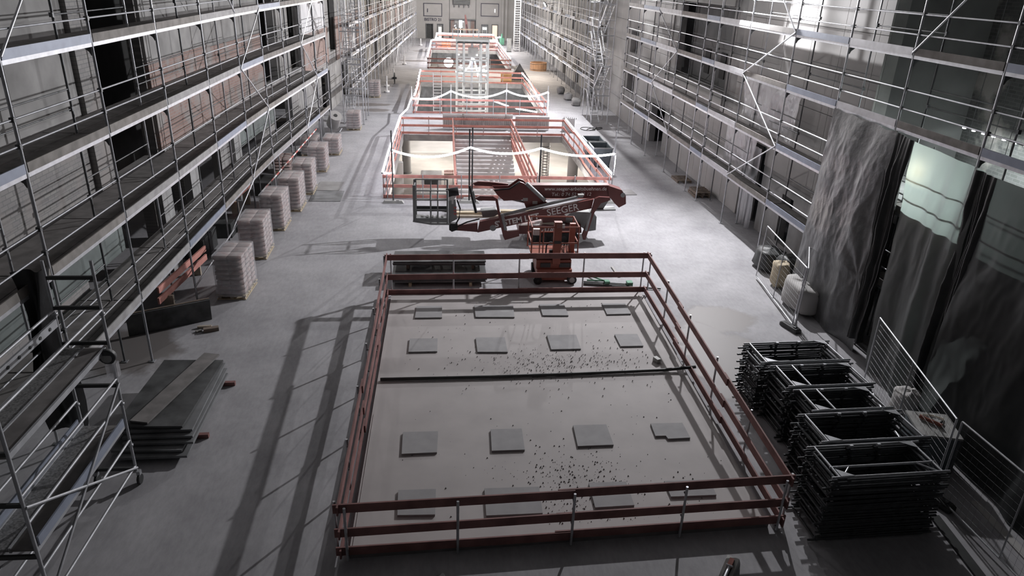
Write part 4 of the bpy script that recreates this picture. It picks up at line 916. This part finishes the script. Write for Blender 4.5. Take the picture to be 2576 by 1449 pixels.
# ------------------------------------------------------------------ red boom lift
BY = 27.9
B = thing('boom_lift', 'red tracked boom lift folded across the hall with a grey basket', 'aerial lift', (4.4, BY, 0))
def pr(n, pts, d0, d1, mat='lift_red', par=None): return prism(n, pts, BY+d0, BY+d1, mat, par or B)
ub_ = pr('upper_boom', [(3.3, 2.31), (6.68, 2.34), (6.79, 1.8), (3.35, 1.77)], -.05, .35)
kn = pr('knee_plate', [(1.94, 2.15), (2.6, 2.17), (3.0, 2.47), (3.17, 2.41), (4.19, 1.58), (3.31, 1.34), (3.16, 1.73), (2.38, 1.69), (2.12, 1.92)], -.16, -.05)
pr('knee_plate', [(1.94, 2.15), (2.6, 2.17), (3.0, 2.47), (3.17, 2.41), (4.19, 1.58), (3.31, 1.34), (3.16, 1.73), (2.38, 1.69), (2.12, 1.92)], .35, .42)
pr('outrigger', [(1.13, 2.2), (1.36, 2.29), (1.88, 2.27), (2.6, 2.2), (2.6, 2.0), (1.94, 2.1), (1.25, 2.12)], .5, .62)
lg = pr('outrigger_leg', [(1.2, 1.9), (1.39, 2.01), (1.91, 2.0), (2.1, 1.88), (2.22, 1.26), (2.51, .54), (3.0, .6), (3.01, .34), (2.43, .17), (2.35, .34), (2.13, 1.22), (2.01, 1.82), (1.33, 1.83)], -.62, -.5)
lb = pr('lower_boom', [(1.42, .88), (5.99, 1.85), (5.94, 1.47), (1.33, .42)], -.42, -.2)
pr('jib', [(.4, .69), (1.33, .82), (1.33, .43), (.42, .5)], -.38, -.24)
pr('jib_knuckle', [(.18, .79), (.52, .79), (.52, .53), (.29, .45), (.18, .53)], -.42, -.2, 'black_rubber')
pr('basket_mount', [(.12, 1.71), (.44, 1.79), (.5, .97), (.22, .81), (.07, .93)], -.35, -.15, 'machine_grey')
pr('outrigger_leg', [(6.02, 1.94), (6.17, 2.01), (6.61, 1.99), (6.62, 1.87), (6.27, 1.75), (6.03, 1.36), (5.75, .19), (5.65, .19), (5.6, .39), (5.92, 1.47)], -.62, -.5)
pr('turret', [(6.6, 2.34), (7.2, 2.15), (7.39, 1.92), (7.43, 1.57), (7.15, 1.41), (6.94, 1.6), (6.68, 1.91)], -.1, .4); tube('pivot_cap', (7.26, BY-.13, 1.95), (7.26, BY-.09, 1.95), .1, 'machine_grey', B, 14)
pr('engine_cover', [(4.93, .99), (5.23, 1.23), (5.96, 1.2), (6.25, 1.0), (6.26, .43), (5.91, .37), (5.66, .55), (4.95, .77)], -.1, .75, 'machine_grey')
pr('chassis', [(3.01, .7), (5.57, .74), (5.62, .39), (3.02, .34)], -.35, .75)
pr('gear_box', [(3.99, 1.02), (4.85, 1.15), (4.95, 1.07), (4.96, .83), (4.0, .77)], -.18, .3)
for d0, d1 in ((-.45, -.2), (.6, .85)):
    tr = pr('track', [(3.55, .4), (5.4, .4), (5.55, .22), (5.42, .01), (3.5, .01), (3.38, .2)], d0, d1, 'black_rubber')
    for k in range(5): tube('track_roller', (3.62+k*.42, BY+d0-.01, .17), (3.62+k*.42, BY+d1+.01, .17), .12, 'plastic_dark', tr, 12)
tube('lift_cylinder', (2.18, BY-.3, 1.1), (5.37, BY-.3, 1.91), .06, 'machine_grey', B, 10); tube('lift_cylinder', (3.26, BY-.2, 2.43), (4.05, BY-.2, 1.72), .085, 'machine_grey', B, 10); tube('cylinder_rod', (2.59, BY+.1, 1.71), (3.26, BY+.1, 1.56), .05, 'machine_grey', B)
tube('leg_cylinder', (2.28, BY-.66, 1.3), (2.45, BY-.66, .62), .06, 'machine_grey', B); tube('leg_cylinder', (5.85, BY-.66, 1.35), (5.72, BY-.66, .6), .06, 'machine_grey', B)
tube('stabiliser_strut', (.99, BY-.2, 2.31), (1.27, BY-.2, 1.19), .055, 'black_rubber', B); tube('stabiliser_strut', (1.1, BY-.1, 2.05), (1.2, BY-.1, 1.6), .08, 'plastic_dark', B)
pr('track_frame_arm', [(1.49, 1.17), (2.1, 1.22), (2.3, 1.1), (2.0, .92), (1.55, .9)], .1, .5, 'machine_grey'); pr('floor_pad', [(1.3, 1.14), (2.0, 1.2), (2.0, 1.14), (1.3, 1.08)], .2, .6, 'letter_white')
pr('lamp_unit', [(5.36, 2.02), (5.6, 2.03), (5.55, 1.92), (5.38, 1.92)], -.4, -.2, 'plastic_grey')
pr('leg_brace', [(6.2, 1.3), (6.7, 1.85), (6.8, 1.75), (6.55, 1.3)], .1, .4, 'machine_grey'); pr('foot_plate', [(6.2, 1.22), (7.05, 1.25), (7.05, 1.3), (6.2, 1.28)], .0, .5, 'machine_grey')
# basket
bk = pr('basket_floor', [(-1.26, .92), (-.53, .8), (.22, .8), (.22, .86), (-.53, .87), (-1.24, .98)], -.6, .3, 'machine_grey')
for x in (-1.18,): 
    for d in (-.58, .28): board('basket_post', (x, BY+d, .93), (x, BY+d, 2.42), .05, .12, 'machine_grey', B, up=(0, 1, 0))
for x in (-.55, -.27, .12):
    for d in (-.58, .28): tube('basket_bar', (x, BY+d, .85), (x, BY+d, 2.2 if d < 0 else 2.42), .026 if x < 0 else .04, 'machine_grey', B, 6)
for d, z in ((-.58, 2.2), (.28, 2.42), (-.58, 1.82), (.28, 1.6), (-.58, 1.42)): tube('basket_rail', (-1.18, BY+d, z), (.15, BY+d, z), .026, 'machine_grey', B, 6)
for z in (2.3, 1.6): tube('basket_rail', (-1.18, BY-.58, z), (-1.18, BY+.28, z), .026, 'machine_grey', B, 6)
box('kick_panel', (-.5, BY+.28, 1.2), (1.3, .02, .22), 'plastic_dark', B); box('kick_panel', (-.52, BY-.59, 1.0), (1.25, .02, .16), 'machine_grey', B)
for k in range(5): box('control_knob', (-.9+k*.2, BY+.1, .93), (.1, .2, .05), 'plastic_grey', B)
tube('rotator', (.08, BY-.25, 2.02), (.55, BY-.25, 2.1), .17, 'black_rubber', B, 16); tube('rotator_neck', (.32, BY-.22, 1.6), (.32, BY-.22, 2.0), .14, 'letter_white', B, 12)
for k in range(3): pr('chevron', [(.36, 1.5-k*.13), (.42, 1.45-k*.13), (.48, 1.5-k*.13), (.48, 1.45-k*.13), (.42, 1.39-k*.13), (.36, 1.45-k*.13)], -.362, -.35, 'tape_red')
cable('hose', [(.5, BY-.3, 1.75), (.62, BY-.32, 1.4), (.58, BY-.34, 1.0), (.42, BY-.36, .7), (.3, BY-.38, .55)], .03, 'black_rubber', B); cable('hose', [(.4, BY-.4, .62), (.9, BY-.4, .86), (1.4, BY-.4, 1.0)], .03, 'black_rubber', B)
cable('hose', [(2.0, BY-.2, 2.14), (2.6, BY-.2, 2.2), (3.0, BY-.2, 2.5)], .035, 'black_rubber', B)
la = math.atan2(1.85-.88, 5.99-1.42)
text('lettering', 'SYSTEM LIFT', 'letter_white', XZ(2.05, BY-.427, .66, la), .33, lb, .012)
text('lettering', 'SEEGER', 'letter_white', XZ(4.14, BY-.427, 1.14, la), .4, lb, .002)
text('lettering', 'www.seeger-arbeitsbuehnen.de', 'letter_white', XZ(4.02, BY-.057, 2.1, .01), .2, ub_, .003, .15)
text('lettering', 'Tel.: 0 74 52', 'letter_white', XZ(4.32, BY-.057, 1.87, .01), .2, ub_, .003, .15); text('lettering', '71 12', 'letter_white', XZ(5.5, BY-.057, 1.89, .01), .2, ub_, .003, .15)
text('lettering', 'A18', 'letter_white', XZ(3.95, BY-.357, .46, .0), .28, B, .004, .3)
tube('emblem', (1.95, BY-.43, .62), (1.95, BY-.42, .62), .13, 'machine_grey', B, 16)
for x, z in ((4.0, 1.62), (3.6, 1.75)): box('rating_label', (x-.35, BY-.165, z), (.2, .01, .13), 'plastic_grey', B)
# planks lying behind the boom lift
for k, (x, y, z, l, m) in enumerate(((2.2, 30.8, .05, 4.2, 'timber'), (2.3, 31.15, .05, 4.4, 'timber'), (2.1, 31.0, .145, 4.0, 'timber_pale'), (2.7, 30.95, .24, 2.6, 'timber_pale'), (1.7, 31.55, .05, 3.4, 'toe_wood'))):
    sheet('plank', (x, y, z), l, .24, .09, m, ['long timber plank at the front of the pile behind the boom lift', 'long timber plank at the back of the pile behind the boom lift', 'pale plank laid over the pile behind the boom lift', 'short pale plank topping the pile behind the boom lift', 'grey plank just behind the pale plank pile'][k], 'plank', rnd(-.03, .03), 0, 0, 'planks behind the boom lift')
# ------------------------------------------------------------------ light hoses and their poles
def pole(x, y, h, label, mat='steel', z=0, foot=True):
    T = thing('marker_pole', label, 'pole', (x, y, z), 'poles carrying light hoses')
    tube('shaft', (x, y, z+.02), (x, y, h), .035, mat, T)
    if foot:
        pm('foot', [(x-.5, y-.16, z), (x+.5, y-.16, z), (x+.5, y+.16, z), (x-.5, y+.16, z), (x-.4, y-.12, z+.12), (x+.4, y-.12, z+.12), (x+.4, y+.12, z+.12), (x-.4, y+.12, z+.12)], [(3, 2, 1, 0), (4, 5, 6, 7), (0, 1, 5, 4), (1, 2, 6, 5), (2, 3, 7, 6), (3, 0, 4, 7)], 'plastic_grey', T)
        box('foot_handle', (x+.2, y-.05, z+.125), (.14, .06, .02), 'plastic_dark', T)
    return T
Y1 = 33.0
pole(-2.4, 32.9, 3.4, 'grey pole with plastic foot at the front left of the stair opening', 'steel_dark')
pole(1.17, Y1, 3.5, 'left of the twin dark poles before the stair opening', 'black_rubber'); pole(1.32, Y1+.42, 3.5, 'right of the twin dark poles before the stair opening', 'black_rubber')
pole(4.5, Y1, 3.3, 'black pole before the right half of the stair opening', 'black_rubber'); pole(8.05, Y1+.1, 3.5, 'grey pole at the front right corner of the stair opening', 'steel')
def hose(label, pts, r=.045):
    T = thing('light_hose', label, 'light hose', pts[0], 'glowing light hoses'); cable('glowing_tube', pts, r, 'led_glow', T, 6)
    cable('end_cap', [Vector(pts[0])-Vector((0, 0, .06)), pts[0]], r*1.15, 'plastic_grey', T, 6); return T
P = sag((-2.38, 32.9, 2.5), (1.2, Y1, 2.66), .38, 12)+sag((1.2, Y1, 2.66), (4.5, Y1, 2.66), .28, 12)[1:]+sag((4.5, Y1, 2.66), (8.05, Y1+.1, 2.42), .22, 12)[1:]
hose('glowing white light hose swagged across the front of the stair opening', P, .05)
hose('light hose dropping from the front left pole to the red rail', [(-2.38, 32.9, 2.5), (-2.36, 33.0, 2.0), (-2.36, 33.3, 1.35), (-2.6, 33.55, 1.25), (-2.85, 33.6, 1.25)], .04)
hose('light hose along the left rail of the stair opening', [(-2.92, 33.6, 1.28), (-2.95, 38, 1.25), (-2.93, 43, 1.25), (-2.9, 48.6, 1.22), (-2.62, 52.5, 1.0), (-2.45, 56.3, 1.25)], .05)
hose('light hose along the right rail of the stair opening', [(8.2, 33.7, 1.25), (8.25, 38, 1.15), (8.18, 42, 1.22), (8.22, 48.5, 1.2)], .055)
hose('short light hose hanging at the front right pole', [(8.08, 33.1, 2.42), (8.12, 33.2, 1.9), (8.1, 33.3, 1.4), (8.1, 33.4, 1.2)], .035)
Y2 = 56.25
for k, (x, h) in enumerate(((-2.46, 2.05), (.52, 2.25), (4.78, 2.45), (8.0, 2.3))): pole(x, Y2-.1, h, ['leftmost', 'second', 'third', 'rightmost'][k]+' white pole before the opening with the lift shaft', 'white_plastic', 0, False)
P = sag((-2.45, Y2-.1, 1.18), (-1.1, Y2-.1, 1.15), .02, 4)+sag((-1.1, Y2-.1, 1.15), (.52, Y2-.1, 1.78), .1, 8)[1:]+sag((.52, Y2-.1, 1.78), (4.78, Y2-.1, 1.9), .5, 12)[1:]+sag((4.78, Y2-.1, 1.9), (8.0, Y2-.1, 1.85), .38, 12)[1:]
hose('glowing light hose waving in front of the lift shaft opening', P, .06)
hose('light hose along the left rail of the lift shaft opening', [(-2.3, 57, 1.22), (-2.2, 63, 1.18), (-2.28, 69, 1.2), (-2.3, 73.8, 1.15)], .06)
hose('light hose on the far part of the right rail by the lift shaft', [(7.75, 73.6, 1.1), (7.8, 68, 1.1), (7.9, 66.5, 1.0), (7.85, 61, .7), (7.8, 57.5, .5)], .06)
hose('light hose hanging down the front right white pole', [(8.03, Y2-.1, 1.85), (8.05, Y2-.12, 1.2), (8.02, Y2-.1, .3)], .04)
hose('left of two slanting light sticks behind the second rail', [(3.75, 57.4, .95), (5.05, 57.1, .55)], .06)
hose('right of two slanting light sticks behind the second rail', [(5.6, 57.0, .42), (7.3, 56.8, .2)], .06)
hose('broken light hose draped round the glass lift shaft', [(1.0, 65.3, 2.1), (1.6, 65.2, 2.0), (2.2, 65.2, 2.55), (2.45, 65.2, 3.3), (2.62, 65.2, 3.2), (2.85, 65.2, 2.4), (2.95, 65.2, 1.75), (3.1, 65.2, 2.5), (3.4, 65.2, 2.2), (3.9, 65.2, 2.25)], .06)
Y3 = 84.85
hose('light hose on the back rail of the third opening', [(-1.6, 106.7, 1.3), (2, 106.7, 1.35), (7.5, 106.7, 1.3)], .1)
hose('light hose along the left rail of the third opening', [(-1.85, 85.2, 1.25), (-1.8, 95, 1.2), (-1.75, 106.5, 1.25)], .09)
hose('light hose along the right rail of the third opening', [(7.65, 86, 1.2), (7.6, 95, 1.25), (7.6, 106.5, 1.25)], .09)
hose('light hose along the back rail of the farthest opening', [(-1.1, 118.2, 1.35), (3, 118.2, 1.3), (7.8, 118.2, 1.35)], .13)
hose('light hose swagged along the front of the farthest opening', sag((-1.1, 109.3, 1.4), (2.8, 109.3, 1.3), .25, 8)+sag((2.8, 109.3, 1.3), (7.6, 109.3, 1.35), .2, 8)[1:], .1)
hose('light hose up the left side of the farthest opening', [(-1.2, 109.3, 1.2), (-1.1, 114, 1.3), (-1.1, 118, 1.35)], .1)
hose('light hose loop at the right side of the farthest opening', [(7.6, 109.3, .3), (7.7, 109.4, 1.3), (7.8, 113, 1.3), (8.6, 116, 1.2)], .1)
# ------------------------------------------------------------------ formwork element behind the stair and pit contents
T = thing('formwork_wall', 'long pale ribbed formwork element lying behind the stair head', 'formwork', (2.3, 50.6, 0))
box('face_plate', (2.35, 50.75, .55), (4.9, .08, 1.0), 'plaster_white', T)
for k in range(34): box('rib', (-.02+k*.142, 50.68, .55), (.05, .06, .5), 'plaster_light', T)
for z in (.2, .92): box('waling', (2.35, 50.64, z), (4.9, .1, .14), 'plaster_white', T)
for x in (1.3, 4.3): board('prop', (x, 50.6, .1), (x, 50.55, 1.1), .08, .06, 'plaster_light', T)
T = thing('formwork_wall', 'shorter ribbed formwork element behind the right rail of the stair opening', 'formwork', (6.4, 50.6, 0))
box('face_plate', (6.2, 50.75, .5), (2.4, .08, .9), 'plaster_white', T)
for k in range(15): box('rib', (5.1+k*.155, 50.68, .55), (.05, .06, .45), 'plaster_light', T)
for z in (.16, .88): box('waling', (6.2, 50.64, z), (2.4, .1, .12), 'plaster_white', T)
T = thing('formwork_wall', 'white ribbed formwork piece standing by the far right rail corner', 'formwork', (8.6, 50.2, 0))
box('face_plate', (8.75, 50.5, .45), (.9, .08, .9), 'plaster_white', T, -.5)
for k in range(7): box('tie_spike', (8.45+k*.13, 50.62-k*.07, .93), (.03, .03, .1), 'plastic_dark', T)
def skip(label, x, y):
    with at(x, y, 0, 0):
        T = thing('waste_skip', label, 'skip', (0, 0, 0), 'grey skips'); a, b, h = .55, .78, 1.15
        for s in (-1, 1):
            pm('side_wall', [(s*a, -b, h), (s*a, b, h), (s*(a-.12), b-.15, .1), (s*(a-.12), -b+.15, .1), (s*(a-.05), -b, h), (s*(a-.05), b, h), (s*(a-.17), b-.15, .1), (s*(a-.17), -b+.15, .1)], [(0, 1, 2, 3), (7, 6, 5, 4), (0, 4, 5, 1), (2, 6, 7, 3), (1, 5, 6, 2), (3, 7, 4, 0)], 'skip_grey', T)
            pm('end_wall', [(-a, s*b, h), (a, s*b, h), (a-.12, s*(b-.15), .1), (-a+.12, s*(b-.15), .1), (-a, s*(b-.05), h), (a, s*(b-.05), h), (a-.12, s*(b-.2), .1), (-a+.12, s*(b-.2), .1)], [(0, 1, 2, 3), (7, 6, 5, 4), (0, 4, 5, 1), (2, 6, 7, 3), (1, 5, 6, 2), (3, 7, 4, 0)], 'skip_grey', T)
            tube('rim', (s*a, -b, h), (s*a, b, h), .035, 'machine_grey', T); tube('rim', (-a, s*b, h), (a, s*b, h), .035, 'machine_grey', T)
        box('bottom', (0, 0, .055), (2*a-.2, 2*b-.3, .1), 'plastic_dark', T)
skip('grey waste skip beside the right rail, farther of two', 8.98, 42.5); skip('grey waste skip beside the right rail, nearer of two', 9.05, 40.7)
D = -3.05
def machine(label, x, y, w_, l_, h_, mat, lid, name='site_machine', cat='machine'):
    T = thing(name, label, cat, (x, y, D))
    box('body', (x, y, D+h_/2), (w_, l_, h_*.98), mat, T); box('cover', (x, y, D+h_+.03), (w_+.06, l_+.06, .06), lid, T); box('grille', (x, y-l_/2-.01, D+h_*.5), (w_*.7, .02, h_*.4), 'plastic_dark', T)
    return T
machine('white machine under a clear cover in the left part of the stair opening', -.85, 46.2, 1.3, 1.1, 1.0, 'white_plastic', 'plastic_grey')
T = machine('grey container on the lower floor left of the stair flight', -.55, 42.0, 2.2, 1.2, 1.0, 'skip_grey', 'machine_grey', 'storage_container', 'container')
T = machine('dark open container on the lower floor right of the stair flight', 5.7, 42.0, 1.15, 1.2, .8, 'skip_grey', 'plastic_dark', 'storage_container', 'container')
T = thing('red_grating', 'red slatted pallet rack on the lower floor beside the white machine', 'rack', (.3, 47, D))
for k in range(8): box('slat', (.02+k*.08, 47.4, D+.8), (.05, 1.0, .05), 'rail_red_lit', T)
for s in (-.45, .4): box('bearer', (.3, 47.4+s, D+.74), (.65, .08, .08), 'timber', T)
for x in (.02, .58):
    for s in (-.4, .4): tube('leg', (x, 47.4+s, D), (x, 47.4+s, D+.75), .03, 'steel', T, 6)
T = thing('red_bench', 'small red timber bench on the lower floor behind the front rail', 'bench', (-.8, 38.8, D))
box('seat', (-.8, 38.8, D+.55), (1.0, .3, .06), 'rail_red_lit', T); box('cross_board', (-.4, 39.5, D+.7), (1.1, .16, .05), 'timber', T, .3)
for x in (-1.2, -.4): box('leg', (x, 38.8, D+.27), (.07, .26, .52), 'rail_red', T)
box('leg', (-.4, 39.5, D+.34), (.1, .1, .67), 'rail_red', T)
sheet('plank', (-1.6, 35.6, D+.03), .12, 1.6, .05, 'panel_edge', 'brown plank on the lower floor behind the front left rail', 'plank', -.25)
T = thing('white_crate', 'white wire crate on the lower floor behind the boom lift basket', 'crate', (-.2, 35.9, D))
for k in range(9): tube('wire', (-.75+k*.13, 35.5, D+.05), (-.75+k*.13, 35.5, D+.7), .02, 'white_plastic', T, 5)
for z in (.05, .4, .7): tube('frame', (-.75, 35.5, D+z), (.3, 35.5, D+z), .025, 'white_plastic', T, 5); tube('frame', (-.75, 36.3, D+z), (.3, 36.3, D+z), .025, 'white_plastic', T, 5)
box('floor_plate', (-.22, 35.9, D+.03), (1.1, .85, .04), 'plaster_light', T)
sheet('floor_board', (9.2, 34.9, .02), 1.0, .9, .03, 'plaster_grey', 'flat board on the floor outside the right corner of the stair opening', 'board', .1)
# ------------------------------------------------------------------ lift shaft in the second pit
T = thing('lift_shaft', 'grey steel glazed lift shaft rising from the second opening', 'lift shaft', (2.5, 66, -3.05))
X4 = (1.15, 1.75, 3.25, 3.85); z1 = 4.65
for x in X4:
    for y in (65.2, 67.6): board('column', (x, y, D), (x, y, z1), .22, .16, 'shaft_grey', T, up=(0, 1, 0))
for z in (-2.2, -1.2, -.6, .2, 1.3, 2.1, 3.1, 4.55):
    pts = [(1.15+2.7*k/8, 65.2-(.35*math.sin(math.pi*k/8) if z < 1.5 else .0), z) for k in range(9)]
    cable('ring_beam', pts, .09, 'shaft_grey', T, 6)
    for x in (1.15, 3.85): board('side_beam', (x, 65.2, z), (x, 67.6, z), .12, .1, 'shaft_grey', T)
    board('back_beam', (1.15, 67.6, z), (3.85, 67.6, z), .12, .1, 'shaft_grey', T)
box('top_plate', (2.5, 66.4, 4.72), (2.95, 2.7, .12), 'shaft_grey', T); box('top_gap', (2.5, 65.02, 4.55), (2.7, .05, .1), 'plastic_dark', T)
for a, b in ((1.22, 1.68), (1.82, 3.18), (3.32, 3.78)):
    for z0_, z1_ in ((1.4, 2.05), (2.15, 3.05), (3.2, 4.45)): box('glass_pane', ((a+b)/2, 65.2, (z0_+z1_)/2), (b-a, .02, z1_-z0_), 'lift_glass', T)
for x, z in ((1.45, 3.0), (1.5, 2.6), (3.5, 2.3), (3.55, 3.9), (1.3, 3.5), (2.9, 3.5)): box('spot_lamp', (x, 65.6, z), (.14, .1, .12), 'spot_glow', T)
board('inner_mast', (2.5, 67.0, D), (2.5, 67.0, z1), .25, .2, 'steel', T, up=(0, 1, 0)); box('counterweight', (2.6, 66.8, 3.6), (.9, .3, .8), 'plastic_grey', T)
lad = thing('ladder', 'aluminium ladder leaning in the second opening left of the lift shaft', 'ladder', (-.65, 73, D))
for x in (-1.05, -.25): tube('rail', (x, 72.4, D), (x, 73.3, 1.0), .045, 'steel_bright', lad)
for k in range(14): tube('rung', (-1.05, 72.4+.9*k/14.5, D+.2+4.05*k/14.5), (-.25, 72.4+.9*k/14.5, D+.2+4.05*k/14.5), .03, 'steel_bright', lad, 6)
T = thing('traffic_cone', 'small orange cone on the lower floor beside the lift shaft', 'cone', (5.2, 62, D))
tube('cone', (5.2, 62, D+.04), (5.2, 62, D+.75), .16, 'orange_paint', T, 10); box('base', (5.2, 62, D+.02), (.45, .45, .04), 'orange_paint', T)
# second, farther shaft frame
T = thing('steel_lift_shaft', 'dark steel lift frame standing in the farthest opening', 'lift shaft', (3.2, 111, D))
for x in (1.3, 2.1, 4.3, 5.1): board('column', (x, 111, D), (x, 111, 2.6), .16, .16, 'steel_dark', T, up=(0, 1, 0))
for z in (.2, 1.4, 2.5): board('beam', (1.3, 111, z), (5.1, 111, z), .2, .14, 'panel_edge', T)
# ------------------------------------------------------------------ far things
T = thing('round_tub', 'round wooden tub on the floor by the far right scaffold', 'tub', (10.9, 85.5, 0))
n = 20
for k in range(n):
    a = 2*math.pi*k/n; box('stave', (10.9+.95*math.cos(a), 85.5+.95*math.sin(a), .45), (.06, .29, .9), 'wood_orange', T, a)
for z in (.15, .75): cable('hoop', [(10.9+.99*math.cos(2*math.pi*k/24), 85.5+.99*math.sin(2*math.pi*k/24), z) for k in range(25)], .02, 'steel_dark', T, 5)
tube('bottom', (10.9, 85.5, .02), (10.9, 85.5, .1), .93, 'timber', T, 20)
T = thing('crane_arm', 'rust red crane arm standing up before the far entrance', 'crane', (3.9, 121, 0))
prism('arm', [(3.55, 1.2), (3.95, 1.2), (3.75, 2.9), (3.5, 4.0), (3.3, 4.0), (3.35, 2.9)], 121, 121.3, 'rail_red', T); box('base_unit', (3.75, 121.2, .6), (1.0, 1.0, 1.2), 'machine_grey', T); tube('ram', (3.9, 121, 1.0), (3.6, 120.95, 2.6), .07, 'plastic_dark', T)
for k, (x, y) in enumerate(((-5.35, 70), (-5.05, 75.5), (-4.6, 88), (-3.4, 112), (-5.1, 66.5))):
    T = thing('bollard', ['white bollard', 'second white bollard', 'third white bollard', 'farthest white bollard', 'nearest white bollard'][k]+' standing in front of the far left scaffold', 'bollard', (x, y, 0), 'white bollards at the left')
    tube('post', (x, y, .15), (x, y, 1.0), .07, 'white_plastic', T, 10); tube('base', (x, y, 0), (x, y, .18), .24, 'white_plastic', T, 12)
T = thing('cable_drum', 'dark wheel of a cable drum by the far left scaffold', 'cable drum', (-4.75, 72.2, 0))
cable('rim', [(-4.75, 72.2+.5*math.cos(2*math.pi*k/20), .53+.5*math.sin(2*math.pi*k/20)) for k in range(21)], .04, 'plastic_dark', T); tube('hub', (-4.95, 72.2, .53), (-4.55, 72.2, .53), .1, 'plastic_dark', T)
for k in range(4): a = k*math.pi/4; tube('spoke', (-4.75, 72.2+.5*math.cos(a), .53+.5*math.sin(a)), (-4.75, 72.2-.5*math.cos(a), .53-.5*math.sin(a)), .02, 'plastic_dark', T, 5)
T = thing('green_pump', 'green pump unit standing by the far right scaffold', 'pump', (8.9, 116, 0))
box('body', (8.9, 116, .6), (.7, .6, 1.0), 'green_paint', T); tube('pipe', (8.9, 116, 1.0), (8.9, 116, 1.7), .12, 'green_paint', T); box('skid', (8.9, 116, .06), (1.1, .9, .12), 'steel_dark', T)
T = thing('electric_cabinet', 'tall grey site cabinet beside the far ladder tower', 'cabinet', (9.2, 106.2, 0))
box('body', (9.2, 106.2, .9), (.6, .7, 1.75), 'machine_grey', T); box('door', (9.2, 105.84, .9), (.5, .02, 1.5), 'plastic_grey', T); box('plinth', (9.2, 106.2, .04), (.66, .76, .08), 'plastic_dark', T)
T = thing('orange_barrier', 'orange crates and barrier inside the farthest opening', 'barrier', (0, 110, -.6))
box('panel', (.35, 110.4, .35), (1.3, .1, .7), 'orange_paint', T); box('panel', (-.6, 110.5, .1), (.9, .1, .4), 'rail_red_lit', T)
for x in (-.9, .9): tube('leg', (x, 110.4, D), (x, 110.4, .6), .04, 'steel', T, 6)
T = thing('balloon_lamp', 'round glowing balloon lamp inside the third opening', 'lamp', (.5, 88, D))
blob('globe', (.55, 88, .35), (.55, .55, .55), 'led_glow', None, None, 51, T, 0); tube('mast', (.55, 88, D), (.55, 88, -.1), .05, 'steel', T)
random.seed(77)
T = thing('yellow_panel', 'yellow board leaning at the far rail of the lift shaft opening', 'board', (6.2, 74.2, 0))
box('sheet', (6.25, 74.35, .55), (1.1, .06, 1.0), 'yellow_board', T, 0, -.15); box('foot', (6.25, 74.5, .05), (1.1, .3, .08), 'timber', T)
T = thing('gravel_cone', 'dark covered heap behind the far right corner of the lift shaft opening', 'heap', (7.5, 76, 0))
pm('cover', [(6.6, 75.2, 0), (8.9, 75.4, 0), (8.8, 77.2, 0), (6.6, 77, 0), (7.75, 76.2, 1.75)], [(0, 1, 4), (1, 2, 4), (2, 3, 4), (3, 0, 4)], 'sheet_pit', T); box('ballast', (7.7, 75.25, .06), (1.6, .12, .12), 'timber', T)
T = thing('debris_pile', 'small pile of rubble outside the third opening on the right', 'rubble', (8.3, 86, 0))
for k in range(9): box('lump', (8.2+rnd(-.5, .5), 86+rnd(-1, 1), .15+rnd(0, .15)), (rnd(.25, .5), rnd(.25, .5), rnd(.2, .35)), 'concrete_raw', T, rnd(0, 3))
T = thing('cable_loops', 'dark cable loops lying on the floor at the right stair tower', 'cable', (10.6, 51, 0))
for q in range(3): cable('loop', [(10.3+.5*math.cos(a*.5+q)+q*.35, 51.3+.6*math.sin(a*.5+q*2), .03) for a in range(13)], .025, 'plastic_dark', T, 5)
for k, (x, y) in enumerate(((11.0, 64.5), (10.9, 68.2), (11.2, 61.5))):
    blob('rubbish_sack', (x, y, .32), (.36, .5, .3), 'plaster_grey', ['grey rubbish sack at the right scaffold past the stair tower', 'second grey rubbish sack farther along the right scaffold', 'grey rubbish sack right behind the stair tower'][k], 'bag', 60+k)
